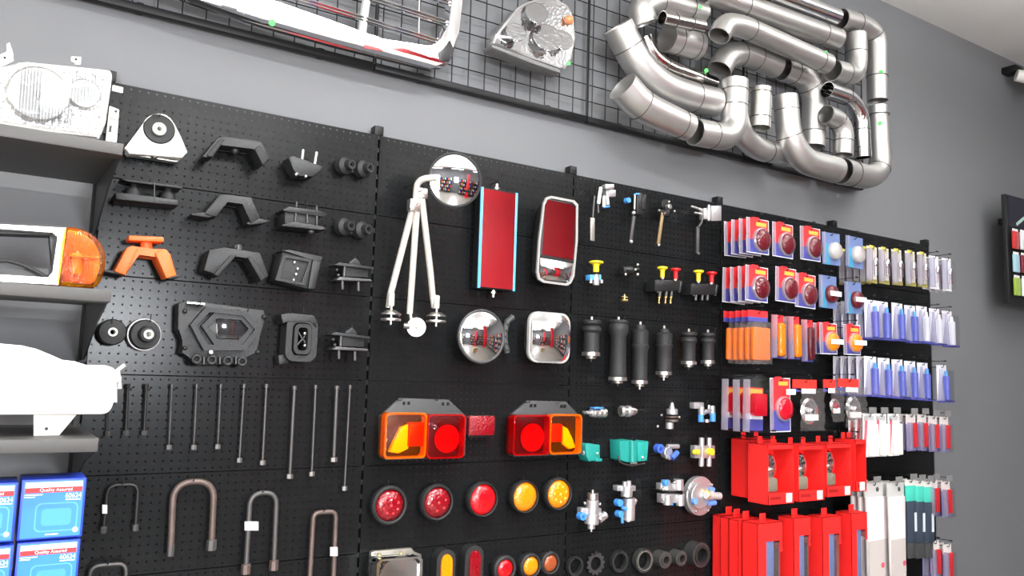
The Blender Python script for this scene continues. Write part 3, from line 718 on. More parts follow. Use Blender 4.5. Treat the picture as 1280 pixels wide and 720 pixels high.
for x in (255, 275, 295): build(MB().bx(x - .7, 446, x + .7, 455, .07, .09), 'fin', ironb, t)
hook(250, 381, 'the large hexagonal casing', .1); hook(310, 388, 'the far corner of the hexagonal casing', .1)
# oval mount
t = T('oval_mount', 'black oval ring mount with a cross braced centre', 'engine mount', 375, 453, .05, G)
o1 = rpx(357, 396, 396, 452, .08, .03, 6)
build(MB().exth(o1, [inset(o1, .02)], .02, .085), 'outer_ring', iron, t)
o2 = inset(o1, .024); build(MB().exth(o2, [inset(o2, .012)], .02, .095), 'inner_ring', rubber, t)
build(MB().ex([(351, 393), (362, 391), (392, 394), (397, 402), (396, 410), (388, 400), (362, 400), (354, 405)], .02, .09, .003), 'top_clamp', iron, t)
mb = MB()
for a in ((369, 408, 378, 424), (378, 424, 367, 436), (387, 408, 379, 423), (379, 424, 386, 437)): mb.cy(*a, 1.3, .07)
build(mb, 'cross_brace', ironb, t)
for p in ((381, 417), (381, 432)): build(MB().sp(*p, 2.2, .08), 'bolt', steel, t)
build(MB().ex([(348, 444), (358, 442), (362, 454), (349, 456)], .02, .06, .003), 'foot', iron, t)
hook(363, 392, 'one side of the oval mount'); hook(379, 391, 'the other side of the oval mount')
# ================================================================ centre bolts
CB = [((136, 500), (134, 545), .9), ((160, 483), (157, 544), 1.6), ((183, 483), (180, 544), 1.6), ((215, 483), (211, 562), 1.1), ((246, 483), (242, 562), 1.2), ((276, 483), (272, 561), 1.2), ((305, 483), (299, 578), 1.2), ((333, 483), (328, 581), 1.5),
      ((368, 485), (362, 598), 2.), ((394.5, 484), (389.5, 595), 1.4), ((421, 485), (417, 577), 2.2), ((437.5, 484), (430.5, 613), 1.2)]
CL = ['short dark centre bolt partly behind the white tank spout'] + ['long spring centre bolt with a nut, %s of the row counted from the white tank' % NORD[i] for i in range(1, 12)]
for i, ((x0, y0), (x1, y1), r) in enumerate(CB):
    m_ = [darkrod, darkrod, darkrod, ironb, ironb, ironb, greyrod, greyrod, greyrod, greyrod, greyrod, greyrod][i]
    t = T('centre_bolt', CL[i], 'bolt', x1, y1, .02, 'spring centre bolts on the pegboard')
    p0, p1 = W(x0, y0, .03), W(x1, y1, .026); q = mz(x0, y0)
    build(MB().cyl(p0, p1, r * q, n=12), 'shank', m_, t)
    build(MB().cyl(p0 - V((0, 0, .006)), p0 + V((0, 0, .008)), (r + .9) * q, n=10, ch=.001), 'head', m_, t)
    build(MB().cyl(p1, p1 + V((0, 0, .014)), (r + 2.2) * q, n=6), 'nut', M('pale_nut_zinc', (138, 137, 135), .4, .7) if 2 < i else greyrod, t)
    hook(x0 + 4, y0 + 3, 'the head of the %s centre bolt from the white tank' % NORD[i], .03, .004)
    if i > 2: hook(x1 + 5, y1 - 9, 'the foot of the %s centre bolt from the white tank' % NORD[i], .03, .004)
# ================================================================ U bolts
def ubolt(label, xl, xr, ytop, ybl, ybr, r, rad, mat, square, nut, d=.035, tagat=None):
    t = T('spring_u_bolt', label, 'U bolt', (xl[0] + xr[0]) / 2, ybl, .03, 'spring U bolts')
    q = mz(xl[0], ytop, d)
    pl_, pr_ = W(xl[1], ybl, d), W(xr[1], ybr, d); a, b = W(xl[0], ytop, d), W(xr[0], ytop, d)
    a.z = b.z = (a.z + b.z) / 2
    pts = fillet([pl_, a, b, pr_], rad * q if square else (b.x - a.x) / 2, 10)
    build(MB().tube(pts, r * q, 14), 'rod', mat, t)
    for p, (nh, s) in ((pl_, nut[0]), (pr_, nut[1])):
        build(MB().cyl(p + V((0, 0, .0)), p + V((0, 0, nh * q)), s * q, n=8, ch=.002), 'nut', nut[2], t)
    if tagat:
        x, y, w_, h_ = tagat; build(MB().bx(x, y, x + w_, y + h_, d + .008, d + r * q + .003), 'paper_tag', white, t)
    hook((xl[0] + xr[0]) / 2, ytop - 2, label, d + .02)
    return t
ubolt('dark slim spring U bolt with a square bend and a white tag', (135, 129), (173, 169), 606, 667, 664, 2.2, 12, darkrod, True, ((9, 4.2), (9, 4.2), greyrod), tagat=(128, 631, 6, 11))
ubolt('thick rusty copper brown U bolt with a round bend', (217, 213), (268, 264), 602, 695, 688, 4.2, 20, copper, False, ((14, 4.6), (14, 6.6), greyrod))
ubolt('long grey U bolt with a round bend and a white paper tag', (313, 307), (346, 342), 616, 718, 713, 3.2, 20, greyrod, False, ((13, 6), (13, 6), copper), tagat=(306, 652, 17, 11))
ubolt('narrow brown U bolt with a square bend and white paper tag', (392, 386), (420, 416), 640, 745, 742, 3.1, 9, copper, True, ((12, 6), (12, 6), copper), tagat=(413, 684, 9, 11))
ubolt('dark U bolt hanging lowest with only its bend in view', (113, 108), (158, 154), 706, 770, 765, 2.6, 12, greyrod, True, ((12, 5), (12, 5), greyrod))
# ================================================================ truck mirrors
def pole(mb, pts, r, d): mb.tb(pts, r, d, 12)
t = T('mirror_on_arms', 'round convex truck mirror on a tripod of long cream metal arms', 'mirror', 520, 420, .06)
arm = satin
build(MB().tube([W(*p) for p in ((526, 262, .16), (517, 256, .14), (488, 368, .05), (486, 385, .05))][1:], 4.2 * mz(505, 300, .1), 12), 'arm', arm, t)
build(MB().tube([W(*p) for p in ((521, 262, .15), (512, 392, .06))], 4 * mz(515, 300, .1), 12), 'arm', arm, t)
build(MB().tube([W(*p) for p in ((527, 246, .16), (538, 340, .1), (541, 372, .06), (543, 384, .06))], 4 * mz(530, 300, .1), 12), 'arm', arm, t)
P_ = [W(*p) for p in ((520, 262, .15), (520, 240, .16), (522, 228, .17), (530, 223, .19), (545, 222, .2))]
build(MB().tube(fillet(P_, .03, 6), 4 * mz(525, 230, .15), 12), 'bent_arm', arm, t)
for p, s in (((527, 242), 5.5), ((517, 257), 6)): build(MB().box(W(p[0], p[1], .155), (s * .0068, .03, s * .0072), bev=.004), 'clamp', steel, t)
mb = MB()
for p in ((525, 238, .175), (529, 246, .175), (514, 262, .17), (521, 254, .17), (499, 394, .05)): mb.sph(W(*p), .006, 10, 8)
build(mb, 'bolt', steel, t)
for x, y in ((489, 392), (545.5, 394.5)):
    q = mz(x, y, .07); b = W(x, y, .07)
    build(MB().lathe([(12.5 * q, -.004), (12.5 * q, .0), (6 * q, .012), (0, .014)], b - V((0, 0, 0)), (0, 0, 1), 28), 'foot_cap', steel, t)
    build(MB().lathe([(12.5 * q, -.026), (12.8 * q, -.022), (12.5 * q, -.018)], b, (0, 0, 1), 28), 'foot_washer', steel, t)
    build(MB().cyl(b - V((0, 0, .04)), b + V((0, 0, .05)), .005, n=10), 'foot_stud', steel, t)
    build(MB().box(b + V((-.004, 0, .05)), (.022, .022, .05), bev=.005), 'foot_socket', satin, t)
c_ = W(520.5, 409, .09); q = mz(520, 409, .09); ax = ((CAM - c_).normalized() * .8 + V((0, -1, 0)) * .5).normalized()
build(MB().lathe([(11.5 * q, -.008), (12 * q, -.004), (12 * q, 0), (0, .003)], c_, ax, 30), 'round_foot', M('pale_aluminium', (214, 212, 208), .4, .6), t)
build(MB().cyl(W(506, 407, .07), W(513, 408, .085), 4 * q, n=10), 'foot_stud', steel, t)
build(MB().sph(c_ + ax * .004, .006, 10, 8), 'rivet', steel, t); build(MB().cyl(W(513, 392, .06), W(514, 400, .08), .005, n=10), 'foot_stud', satin, t)
c_ = W(568.5, 225, .2); q = mz(568, 225, .2); ax = ((CAM - c_).normalized() * .55 + V((0, -1, 0)) * .45).normalized()
R_ = 33 * q; cap = lambda R, sag, n=9: [(R * (1 - k / n), sag * (1 - (1 - k / n) ** 2)) for k in range(n + 1)]
build(MB().torus(c_, ax, R_ * 1.0, .004, 48, 8), 'rubber_rim', rubber, t)
hd = build(MB().lathe([(R_ * .7, -.035), (R_ * .95, -.02), (R_ * 1.02, -.002), (R_ * 1.0, .002), (R_ * .95, .003), (R_ * .95, -.004)], c_, ax, 44), 'mirror_housing', blackp, t)
gl = build(MB().lathe([(R_ * .96, -.003)] + cap(R_ * .96, .012), c_, ax, 44), 'mirror_glass', mirror, hd, ang=60)
hook(523, 226, 'the round mirror on arms', .12)
# tall flat mirror
t = T('flat_mirror', 'tall narrow rectangular mirror with blue film along its edges, reflecting red', 'mirror', 620, 362, .07)
o_ = pl(.075, [(601.5, 234), (646.5, 241), (643, 362), (597, 359)])
xs = (W(602, 300, .075).x + W(597.5, 300, .075).x) / 2, W(645.5, 300, .075).x; zs = W(622, 362, .075).z, W(623, 237, .075).z
x0, x1, z0, z1 = W(600, 298, .075).x, W(645.5, 298, .075).x, zs[0], zs[1]
bl = M('blue_protective_film', (96, 186, 236), .25, coat=.5)
build(MB().ext(rrect(x0 - .004, z0, x1 + .004, z1, .006, 3), .03, .071, .003), 'mirror_housing', blackp, t)
build(MB().ext([(x0 + .008, z0 + .005), (x1 - .008, z0 + .005), (x1 - .008, z1 - .005), (x0 + .008, z1 - .005)], .071, .0745), 'mirror_glass', mirror, t)
for a, b in ((x0 - .002, x0 + .009), (x1 - .009, x1 + .001)): build(MB().ext([(a, z0), (b, z0), (b, z1), (a, z1)], .06, .0755, .001), 'blue_edge_film', bl, t)
for z, s in ((z1, 1), (z0, -1)): build(MB().cyl(((x0 + x1) / 2 , -.05, z - s * .002), ((x0 + x1) / 2, -.05, z + s * .028), .006, n=10), 'mounting_stud', steel, t); build(MB().cyl(((x0 + x1) / 2, -.05, z + s * .006), ((x0 + x1) / 2, -.05, z + s * .014), .012, n=6), 'nut', steel, t)
hook(623, 226, 'the tall narrow mirror', .06)
# rounded mirror with a wide angle field
t = T('truck_mirror', 'black rounded rectangular truck mirror with a wide angle strip below, reflecting red', 'mirror', 697, 357, .1)
OT = [(672, 340), (674.5, 300), (680, 254), (683, 247), (689, 245), (717, 251), (721.5, 256), (721, 300), (717, 345), (713, 354), (708, 357), (680, 353), (674, 349)]
hp = pl(.105, OT); cxz = (sum(p[0] for p in hp) / len(hp), sum(p[1] for p in hp) / len(hp))
root_parts = []
root_parts.append(build(MB().ext(hp, .03, .103, .012, 3, back=.85), 'mirror_housing', bplast, t))
rim = inset(hp, -.001); root_parts.append(build(MB().exth(rim, [inset(hp, .009)], .097, .107), 'rim', M('grey_rim_plastic', (150, 148, 146), .35), t))
up = [(678.5, 318), (682, 256), (686, 249.5), (714, 255.5), (718.5, 260), (716.5, 325)]; lo_ = [(676.5, 322), (716, 329.5), (714.5, 344), (709, 353), (681, 349), (676, 344)]
root_parts.append(build(MB().ex(up, .1035, .1045), 'mirror_glass', tintmir, t))
root_parts.append(build(MB().ex([(677.5, 318.5), (717, 326), (716.8, 328.6), (677, 321.5)], .103, .106), 'divider', bplast, t))
lp = pl(.105, lo_); n_ = len(lp); c0 = (sum(p[0] for p in lp) / n_, sum(p[1] for p in lp) / n_); mb = MB(); bm = mb.bm; rings = []
for k in range(6):
    s_ = 1 - k / 6; rings.append([bm.verts.new((c0[0] + (x - c0[0]) * s_, -.1035 - .012 * (1 - s_ * s_), c0[1] + (z - c0[1]) * s_)) for x, z in lp])
for A, B in zip(rings, rings[1:]):
    for i in range(n_): bm.faces.new((A[i], A[(i + 1) % n_], B[(i + 1) % n_], B[i]))
bm.faces.new(rings[-1]); bm.faces.new(rings[0])
root_parts.append(build(mb, 'wide_angle_glass', mirror, t, ang=70))
root_parts.append(build(MB().ex([(696, 347), (709, 349), (709, 352), (696, 350)], .105, .1055), 'rating_print', M('grey_print', (190, 190, 190), .6), t))
t.rotation_euler = (0, 0, math.radians(-MIRTILT))
# convex mirrors
def convex(label, cx, cy, ry, sq):
    t = T('convex_mirror', label, 'mirror', cx, cy + ry, .08, 'convex mirrors')
    d = .09; c = W(cx, cy, d); R = ry * mz(cx, cy, d)
    if not sq:
        build(MB().lathe([(R * .55, -.06), (R * .85, -.045), (R * 1.01, -.012), (R * 1.02, .0), (R * .98, .003), (R * .95, .0)], c, (0, -1, 0), 44), 'mirror_housing', gplast, t)
        build(MB().lathe([(R * .96, -.002)] + cap(R * .96, R * .2, 14), c, (0, -1, 0), 48), 'mirror_glass', mirror, t, ang=70)
    else:
        o = rrect(c.x - R * 1.0, c.z - R, c.x + R * 1.0, c.z + R, R * .42, 6)
        build(MB().ext(o, .03, .088, .012, 3, back=.8), 'mirror_housing', gplast, t)
        build(MB().exth(inset(o, -.002), [inset(o, .008)], .08, .094), 'rim', M('pale_rim_plastic', (168, 168, 166), .3), t)
        mb = MB(); bm = mb.bm; p = inset(o, .007); n = len(p); rings = []; q2 = [(p[i][0] * (1 - f) + p[(i + 1) % n][0] * f, p[i][1] * (1 - f) + p[(i + 1) % n][1] * f) for i in range(n) for f in (0, .25, .5, .75)]; p = q2; n = len(p)
        RC = R * 2.2; hh = lambda x, z: math.sqrt(RC * RC - (x - c.x) ** 2 - (z - c.z) ** 2) - math.sqrt(RC * RC - 1.6 * R * R)
        for k in range(16):
            s = 1 - k / 16; rings.append([bm.verts.new((c.x + (x - c.x) * s, -.088 - hh(c.x + (x - c.x) * s, c.z + (z - c.z) * s), c.z + (z - c.z) * s)) for x, z in p])
        for A, B in zip(rings, rings[1:]):
            for i in range(n): bm.faces.new((A[i], A[(i + 1) % n], B[(i + 1) % n], B[i]))
        bm.faces.new(rings[-1]); bm.faces.new(rings[0]); build(mb, 'mirror_glass', mirror, t, ang=70)
    build(MB().cyl((c.x, .0, c.z), (c.x, -.05, c.z), .016, n=14), 'stem', blackp, t)
    return t
convex('round convex mirror reflecting the shop, below the tall narrow mirror', 602.5, 420.5, 33.5, False)
convex('square convex mirror with round corners, below the rounded truck mirror', 686.5, 422, 31, True)
t = T('mirror_bracket', 'curved grey mirror bracket with a row of dimples beside the round convex mirror', 'bracket', 636, 440, .02)
build(MB().tb([(634, 441), (631, 428), (631, 414), (634, 402), (641, 396)], 4, .03, 10), 'bracket_strip', gplast, t)
mb = MB()
for k in range(5): mb.sp(633 + (k - 2) ** 2 * .5, 405 + k * 8, 1.5, .045)
build(mb, 'dimple', ironb, t)
# ================================================================ tail lamps
def lens(t, x0, y0, x1, y1, d0, d1, mat, name='lens', refl=True, r=.016, solid=False):
    o = rpx(x0, y0, x1, y1, d1, r, 5)
    if refl:
        build(MB().ext(inset(o, .004), d0, d0 + .003), 'reflector', reflr, t)
    l = build(MB().ext(o, d0, d1, .009, 3), name, mat, t); return l
def rearlamp(label, plate, lenses, studs):
    t = T('tail_lamp', label, 'tail lamp', plate[0][0] + 50, plate[0][1] + 55, .04, 'rear combination lamps')
    pp = pl(.022, plate); build(MB().ext(pp, .006, .022, .003), 'mounting_plate', gplast, t)
    x0 = min(l[0] for l in lenses) - 3; x1 = max(l[2] for l in lenses) + 1; y0 = min(l[1] for l in lenses); y1 = max(l[3] for l in lenses)
    build(MB().ext(rpx(x0, y0, x1, y1 + .5, .05, .02), .018, .05, .006, 2), 'housing', gplast, t)
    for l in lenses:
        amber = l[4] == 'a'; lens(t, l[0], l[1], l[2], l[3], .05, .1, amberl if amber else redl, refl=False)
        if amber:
            s0, s1 = l[5]; build(MB().rx(s0, l[1] + 12, s1, l[3] - 15, .055, .085, .003), 'red_reflection_block', M('deep_red_reflection', (220, 0, 8), .35), t)  # red block paints the reflection of the neighbouring red chamber
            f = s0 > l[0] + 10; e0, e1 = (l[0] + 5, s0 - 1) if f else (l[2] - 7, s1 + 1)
            build(MB().ex([(e0, l[3] - 8), (e0 + (e1 - e0) * .3, l[3] - 20), (e0 + (e1 - e0) * .6, l[1] + 18), (e1, l[1] + 14), (e1, l[3] - 12), ((e0 + e1) / 2, l[3] - 6)], .052, .07, .004), 'yellow_gleam_plate', M('bright_yellow_gleam', (255, 250, 60), .3), t)  # yellow plate paints the bright reflecting area inside the amber lens
            o = rpx(l[0], l[1], l[2], l[3], .094, .016, 5); build(MB().exth(inset(o, -.0005), [inset(o, .006)], .06, .094), 'lens_rim', amberd, t)
        else:
            m_ = W((l[0] + l[2]) / 2 + 1, (l[1] + l[3]) / 2 + 3, .06); k_ = mz(l[0], l[1], .06)
            build(MB().sph(m_, (18 * k_, .016, 18 * k_), 20, 12), 'inner_filter', M('bright_red_filter', (255, 44, 22), .3), t)
            o = rpx(l[0], l[1], l[2], l[3], .094, .016, 5); build(MB().exth(inset(o, -.0005), [inset(o, .005)], .06, .094), 'lens_rim', M('deep_red_lens_rim', (150, 8, 26), .2, coat=.5), t)
    mb = MB()
    for x, y in studs: mb.rx(x - 1.6, y - 2, x + 1.6, y + 2, .02, .0232)
    build(mb, 'slot', blackp, t)
    return t
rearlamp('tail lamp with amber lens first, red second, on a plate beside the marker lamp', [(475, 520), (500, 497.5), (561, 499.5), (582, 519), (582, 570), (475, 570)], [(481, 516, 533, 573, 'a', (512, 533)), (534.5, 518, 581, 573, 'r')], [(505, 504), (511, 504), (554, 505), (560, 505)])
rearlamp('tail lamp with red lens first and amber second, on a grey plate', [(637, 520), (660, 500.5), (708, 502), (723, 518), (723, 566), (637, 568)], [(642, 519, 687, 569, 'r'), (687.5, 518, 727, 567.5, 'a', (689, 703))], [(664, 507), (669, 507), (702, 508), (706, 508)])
hook(502, 499, 'the amber-first tail lamp', .05); hook(548, 499, 'the inner end of the amber-first tail lamp', .05); hook(662, 502, 'the red-first tail lamp', .05); hook(700, 503, 'the outer end of the red-first tail lamp', .05)
t = T('marker_lamp', 'small rectangular dark red marker lamp between the two tail lamps', 'marker lamp', 600, 546, .03)
build(MB().ext(rpx(585, 519, 619, 547, .035, .01), .004, .035, .003), 'base', bplast, t); build(MB().ext(rpx(586.5, 520, 618, 544, .06, .008), .03, .06, .006), 'lens', M('deep_red_lens', (132, 6, 22), .15, coat=.6, bump=('cell', 160, .6)), t); hook(596, 518, 'the small red marker lamp', .04)
def roundlamp(label, cx, cy, ro, rl, mat, spots=None, name='round_lamp', group='round lamps in black rubber rings', d=.05, dome=.016):
    t = T(name, label, 'lamp', cx, cy + ro, .03, group); q = mz(cx, cy, d); c = W(cx, cy, d); c.y = -d; a = (0, -1, 0)
    build(MB().lathe([(ro * q * .8, -.046), (ro * q * .95, -.02), (ro * q, -.008), (ro * q * .97, .004), ((ro + rl) / 2 * q, .010), (rl * q * 1.06, .008), (rl * q * 1.03, -.004)], c, a, 40), 'rubber_ring', rubber, t)
    build(MB().lathe([(rl * q * 1.04, -.004), (rl * q * .98, .004), (rl * q * .7, dome * .8), (rl * q * .35, dome), (0, dome)], c, a, 36), 'lens', mat, t, ang=60)
    if spots:
        mb = MB()
        for i in range(spots[0]):
            an = 2 * PI * i / spots[0] + .3; rr = rl * q * .55
            mb.sph(c + V((rr * math.cos(an), -dome * .88, rr * math.sin(an))), (.0055, .004, .0055), 8, 6)
        mb.sph(c + V((0, -dome, 0)), (.006, .003, .006), 8, 6)
        build(mb, 'light_spots', spots[1], t)
    hook(cx - 2, cy - ro, label, .04)
    return t
dr2 = M('red_led_lens', (128, 6, 20), .14, coat=.6, bump=('cell', 90, .6))
roundlamp('round dark red lamp with scattered light spots, first of the five in the row', 487, 631.5, 25, 19, dr2, (8, led))
roundlamp('round dark red lamp with a dark centre, second of the five in the row', 546.5, 628, 23.5, 18.5, dr2, (6, led))
roundlamp('round bright red lamp, middle of the five in the row', 603.5, 624.5, 22.5, 18.5, redd)
roundlamp('round amber lamp with a ringed lens, beside the bright red lamp', 656, 621, 21, 17.5, amberd)
roundlamp('round amber lamp with a pebbled lens, last of the five in the row', 698, 617.5, 21, 17, amberd, (7, leda))
G3 = 'small round lamps of the bottom row'
roundlamp('small round red lamp in the bottom row', 631, 711, 17.5, 11.5, redd, None, 'small_round_lamp', G3, .04, .012)
roundlamp('small round amber lamp in the bottom row', 663, 707.5, 16.5, 11.5, amberd, None, 'small_round_lamp', G3, .04, .012)
roundlamp('small round brown lamp with a clear rim in the bottom row', 687.5, 704, 15, 10.5, browna, None, 'small_round_lamp', G3, .04, .012)
def oval(label, x0, y0, x1, y1, mat, i):
    t = T('oval_lamp', label, 'lamp', (x0 + x1) / 2, y1, .03, 'upright oval lamps'); d = .05
    a, b = W(x0, (y0 + y1) / 2, d).x, W(x1, (y0 + y1) / 2, d).x; c, e = W((x0 + x1) / 2, y0, d).z, W((x0 + x1) / 2, y1, d).z; r = (b - a) / 2 - .001
    o = rrect(a, e, b, c, r, 8); build(MB().exth(o, [inset(o, .017)], .004, d), 'rubber_ring', rubber, t)
    build(MB().ext(inset(o, .0165), .01, d + .008, .008, 3), 'lens', mat, t); hook((x0 + x1) / 2, y0 - 2, label, .04)
oval('upright oval amber lamp in a black rubber ring', 545.5, 687, 569, 746, amberd, 0)
oval('upright oval dark red lamp in a black rubber ring', 581, 682, 604, 742, dr2, 1)
# work lamp
t = T('work_lamp', 'square chrome work lamp on a steel bracket with four bolts', 'work lamp', 495, 740, .08)
build(MB().ex([(464, 691), (468, 689), (515, 685), (517, 690), (527, 693), (527, 745), (462, 748)], .008, .03, .002), 'bracket_plate', M('dull_zinc', (160, 158, 148), .4, .7), t)
o_ = pl(.12, [(472, 705), (476, 700), (524, 696), (528, 700), (527, 748), (470, 752)])
build(MB().ext(o_, .03, .07, .01, 3), 'housing', chrome, t); build(MB().exth(o_, [inset(o_, .006)], .066, .105), 'side_wall', chrome, t)
build(MB().exth(inset(o_, -.002), [inset(o_, .009)], .1, .118), 'lens_frame', chrome, t)
c_ = W(499, 724, .1); k_ = mz(499, 724, .1); build(MB().lathe([(30 * k_, .008), (27 * k_, -.006), (20 * k_, -.018), (10 * k_, -.026), (0, -.028)], c_, (0, -1, 0), 36), 'reflector', chrome, t); build(MB().cyl(c_ + V((0, .024, 0)), c_ + V((0, -.004, 0)), 5 * k_, n=14, ch=.003), 'bulb', M('bulb_glass', (245, 245, 245), .1, coat=1), t); build(MB().ext(inset(o_, .008), .109, .119, .004), 'lens', clearp, t)
mb = MB()
for x, y in ((474, 692), (480, 695.5), (501, 690), (508, 693)): mb.cy(x, y, x, y + 3, 3, .07, ch=.6)
build(mb, 'bolt', M('yellow_zinc', (214, 206, 160), .3, .7), t)
# ================================================================ wire grid panels above
GB, GT, GS = ZT + .272, ZT + 1.22, .0745
GX = [-2.03, -1.03, -.03, .97, 1.97, 2.97]
for i, (a, b) in enumerate(zip(GX, GX[1:])):
    nm = ['above the shelf lamps', 'beside the grille', 'behind the chrome grille', 'behind the first exhaust elbows', 'behind the far exhaust pipes'][i]
    t = thing('wire_grid_panel', 'black wire grid panel on the wall ' + nm, 'grid panel', ((a + b) / 2, .02, GB), 'wire grid panels')
    mb = MB(); x = b - .006
    while x > a + .02: mb.cyl((x, .006, GB), (x, .006, GT), .0024, n=6); x -= GS
    z = GB + .07
    while z < GT: mb.cyl((a + .006, .011, z), (b - .006, .011, z), .0024, n=6); z += GS
    build(mb, 'wires', blackp, t)
    mb = MB(); mb.box(((a + b) / 2, .018, GB - .012), (b - a - .004, .03, .026), bev=.003); mb.box(((a + b) / 2, .018, GT), (b - a - .004, .02, .016))
    for x in (a + .004, b - .004): mb.cyl((x, .008, GB), (x, .008, GT), .0034, n=8)
    build(mb, 'frame', blackp, t)
    mb = MB()
    for x in (a + .2, b - .2): mb.box((x, .034, GB - .005), (.02, .03, .03)); mb.box((x, .034, GT - .02), (.02, .03, .03))
    build(mb, 'wall_bracket', blackp, t)
def dot(t, x, y, d, r=3., mat=None, name='green_sticker'):
    c = W(x, y, d); n = (CAM - c).normalized(); build(MB().cyl(c, c + n * .003, r * mz(x, y, d), n=14), name, mat or green, t)
# grille
t = T('truck_grille', 'large chrome truck grille with thin horizontal bars hanging on the wire grid', 'grille', 400, 60, .08)
dg = .1
out = [(-40, -110), (242, -3), (330, 24), (420, 49), (500, 70), (545, 82), (558, 84), (567, 72), (574, 40), (578, 0), (590, -110), (578, -118), (566, -6), (561, 30), (556, 50), (546, 62), (536, 63), (480, 49), (340, 0), (200, -52), (-20, -125)]
build(MB().ex(out, .05, dg, .016, 4), 'frame', chrome, t)
for a, b in (((300, -26), (556, 53)), ((380, -30), (562, 28)), ((440, -40), (566, 4))):
    for k in (0, 1): build(MB().tube([W(a[0], a[1] + k * 4, .085), W(b[0], b[1] + k * 4, .085)], 1.7 * mz(500, 20, .085), 8), 'bar', chrome, t)
build(MB().tb([(461, -20), (455, 20), (452, 46)], 5.2, .075, 10), 'upright', M('silver_painted', (222, 222, 222), .3, .5), t)
build(MB().tb([(524.5, -10), (523.5, 48)], 1, .078, 6), 'stay', steel, t)
mb = MB(); mb.ex([(200, -12), (242, 4), (330, 33), (420, 58), (540, 88), (540, 86), (420, 55), (330, 29), (242, 0), (200, -16)], .03, .05); build(mb, 'lower_lip', chrome, t)
mb = MB(); mb.ex([(456, 56), (474, 60.5), (479, 64), (456, 60)], .1, .104); build(mb, 'red_sticker', redm, t)
dot(t, 340, 28.5, .105, 4)
mb = MB(); mb.ex([(277, 6), (296, 11), (296, 13.5), (277, 9)], .1, .1025); build(mb, 'slot', bplast, t)
mb = MB(); mb.ex([(548, 66), (556, 60), (563, 50), (567, 60), (561, 77), (550, 76)], .06, .1025, .002); build(mb, 'dark_reflection_insert', bplast, t)  # black insert stands in for the dark reflection on the chrome corner
# small headlight
t = T('headlight', 'clear wedge shaped headlight with an amber bulb hanging on the wire grid', 'headlight', 665, 90, .1)
HL = [(614, 54), (619, 45), (630, 30), (645, 10), (655, 3), (672, -3), (695, -4), (711, 6), (719, 22), (720.5, 48), (716, 74), (707, 88), (700, 85), (660, 71)]
build(MB().ex(HL + [], .02, .085, .012, 2, back=.9), 'housing', M('pale_grey_housing', (176, 174, 172), .4), t)
build(MB().ex([(614, 55), (660, 72), (700, 86), (701, 92), (660, 77), (616, 60)], .03, .1, .003), 'lower_edge', M('mid_grey_plastic', (120, 120, 120), .4), t)
HI = [(x + (672 - x) * .07, y + (45 - y) * .07) for x, y in HL]
facet = M('faceted_reflector', (186, 187, 190), .08, 1., bump=('cell', 80, .22)); build(MB().ex(HI, .085, .088), 'reflector', facet, t)
for x, y, r in ((642, 46, 13), (681, 52, 19), (668, 22, 15), (700, 55, 14)):
    q = mz(x, y, .09); build(MB().lathe([(r * q, .03), (r * q * .96, .031), (r * q * .8, .016), (r * q * .5, .004), (r * q * .2, .0), (0, -.001)], W(x, y, .088), (-.25, -1, .25), 28), 'bowl', facet, t)
for x, y in ((642, 47), (681, 53)): build(MB().di(x, y, 4, .089, .11, ch=.8), 'bulb', bplast, t)
build(MB().sp(711, 25, 6, .1), 'amber_bulb', M('amber_bulb', (230, 140, 80), .2, coat=.5), t)
build(MB().ex(HL, .086, .145, .022, 4), 'lens', clearp, t); dot(t, 711, 79, .14, 2.5)
# ================================================================ exhaust pipes
GP = 'exhaust pipes on the wire grid'
def pipe(label, pts, r, d, seams=(), dots=(), fl=.06, mat=stain, name='exhaust_pipe', n=26, hol=.004):
    x, y = pts[len(pts) // 2][:2]; t = T(name, label, 'exhaust pipe', x, y, d, GP)
    P_ = [W(p[0], p[1], p[2] if len(p) > 2 else d) for p in pts]; q = mz(x, y, d); P_ = fillet(P_, fl, 9)
    L = [0]
    for a, b in zip(P_, P_[1:]): L.append(L[-1] + (b - a).length)
    if isinstance(r, (int, float)): R_ = [r * q] * len(P_)
    else: R_ = [(r[0] + (r[1] - r[0]) * l / L[-1]) * q for l in L]
    build(MB().tube(P_, R_, n, hollow=hol), 'tube', mat, t, ang=50)
    for s in seams:
        for i in range(len(P_) - 1):
            if L[i] <= s * L[-1] <= L[i + 1]:
                k = (s * L[-1] - L[i]) / (L[i + 1] - L[i]); c = P_[i].lerp(P_[i + 1], k); build(MB().torus(c, P_[i + 1] - P_[i], R_[i], .0022, 30, 6), 'seam_ring', seam, t); break
    for x, y in dots:
        dot(t, x, y, d + R_[0] * .75, 2.6)
    return t
pipe('fat steel exhaust elbow highest of the two open toward the headlight', [(772, 33), (798, 83), (826, 108), (862, 121), (893, 128)], 18.5, .11, (.15, .8), [(892, 119)], .1)
pipe('short fat steel exhaust elbow lowest beside the wire grid edge', [(778, 108), (800, 132), (832, 147), (860, 159)], (20, 17), .16, (.3, .88), [(843, 147)], .1)
t = pipe('steel exhaust wye whose collared end turns up between the bends', [(868, 165), (906, 172), (917, 160), (919, 101)], 16, .17, (.22, .75, .9), [(930, 117)], .12)
q_ = mz(930, 170, .15); build(MB().tube(fillet([W(919, 140, .165), W(925, 166, .15), W(946, 187, .11), W(984, 193, .07)], .09, 9), 14 * q_, 24, hollow=.004), 'branch_tube', stain, t, ang=50)
build(MB().torus(W(958, 189, .1), W(984, 193, .07) - W(946, 187, .11), 14 * q_, .0022, 30, 6), 'seam_ring', seam, t)
pipe('tall steel exhaust bend with an upright open end in the lowest row', [(982, 120), (986, 172), (1003, 201), (1045, 213)], (14.5, 16.5), .18, (.12, .33, .93), [(995, 150)], .1)
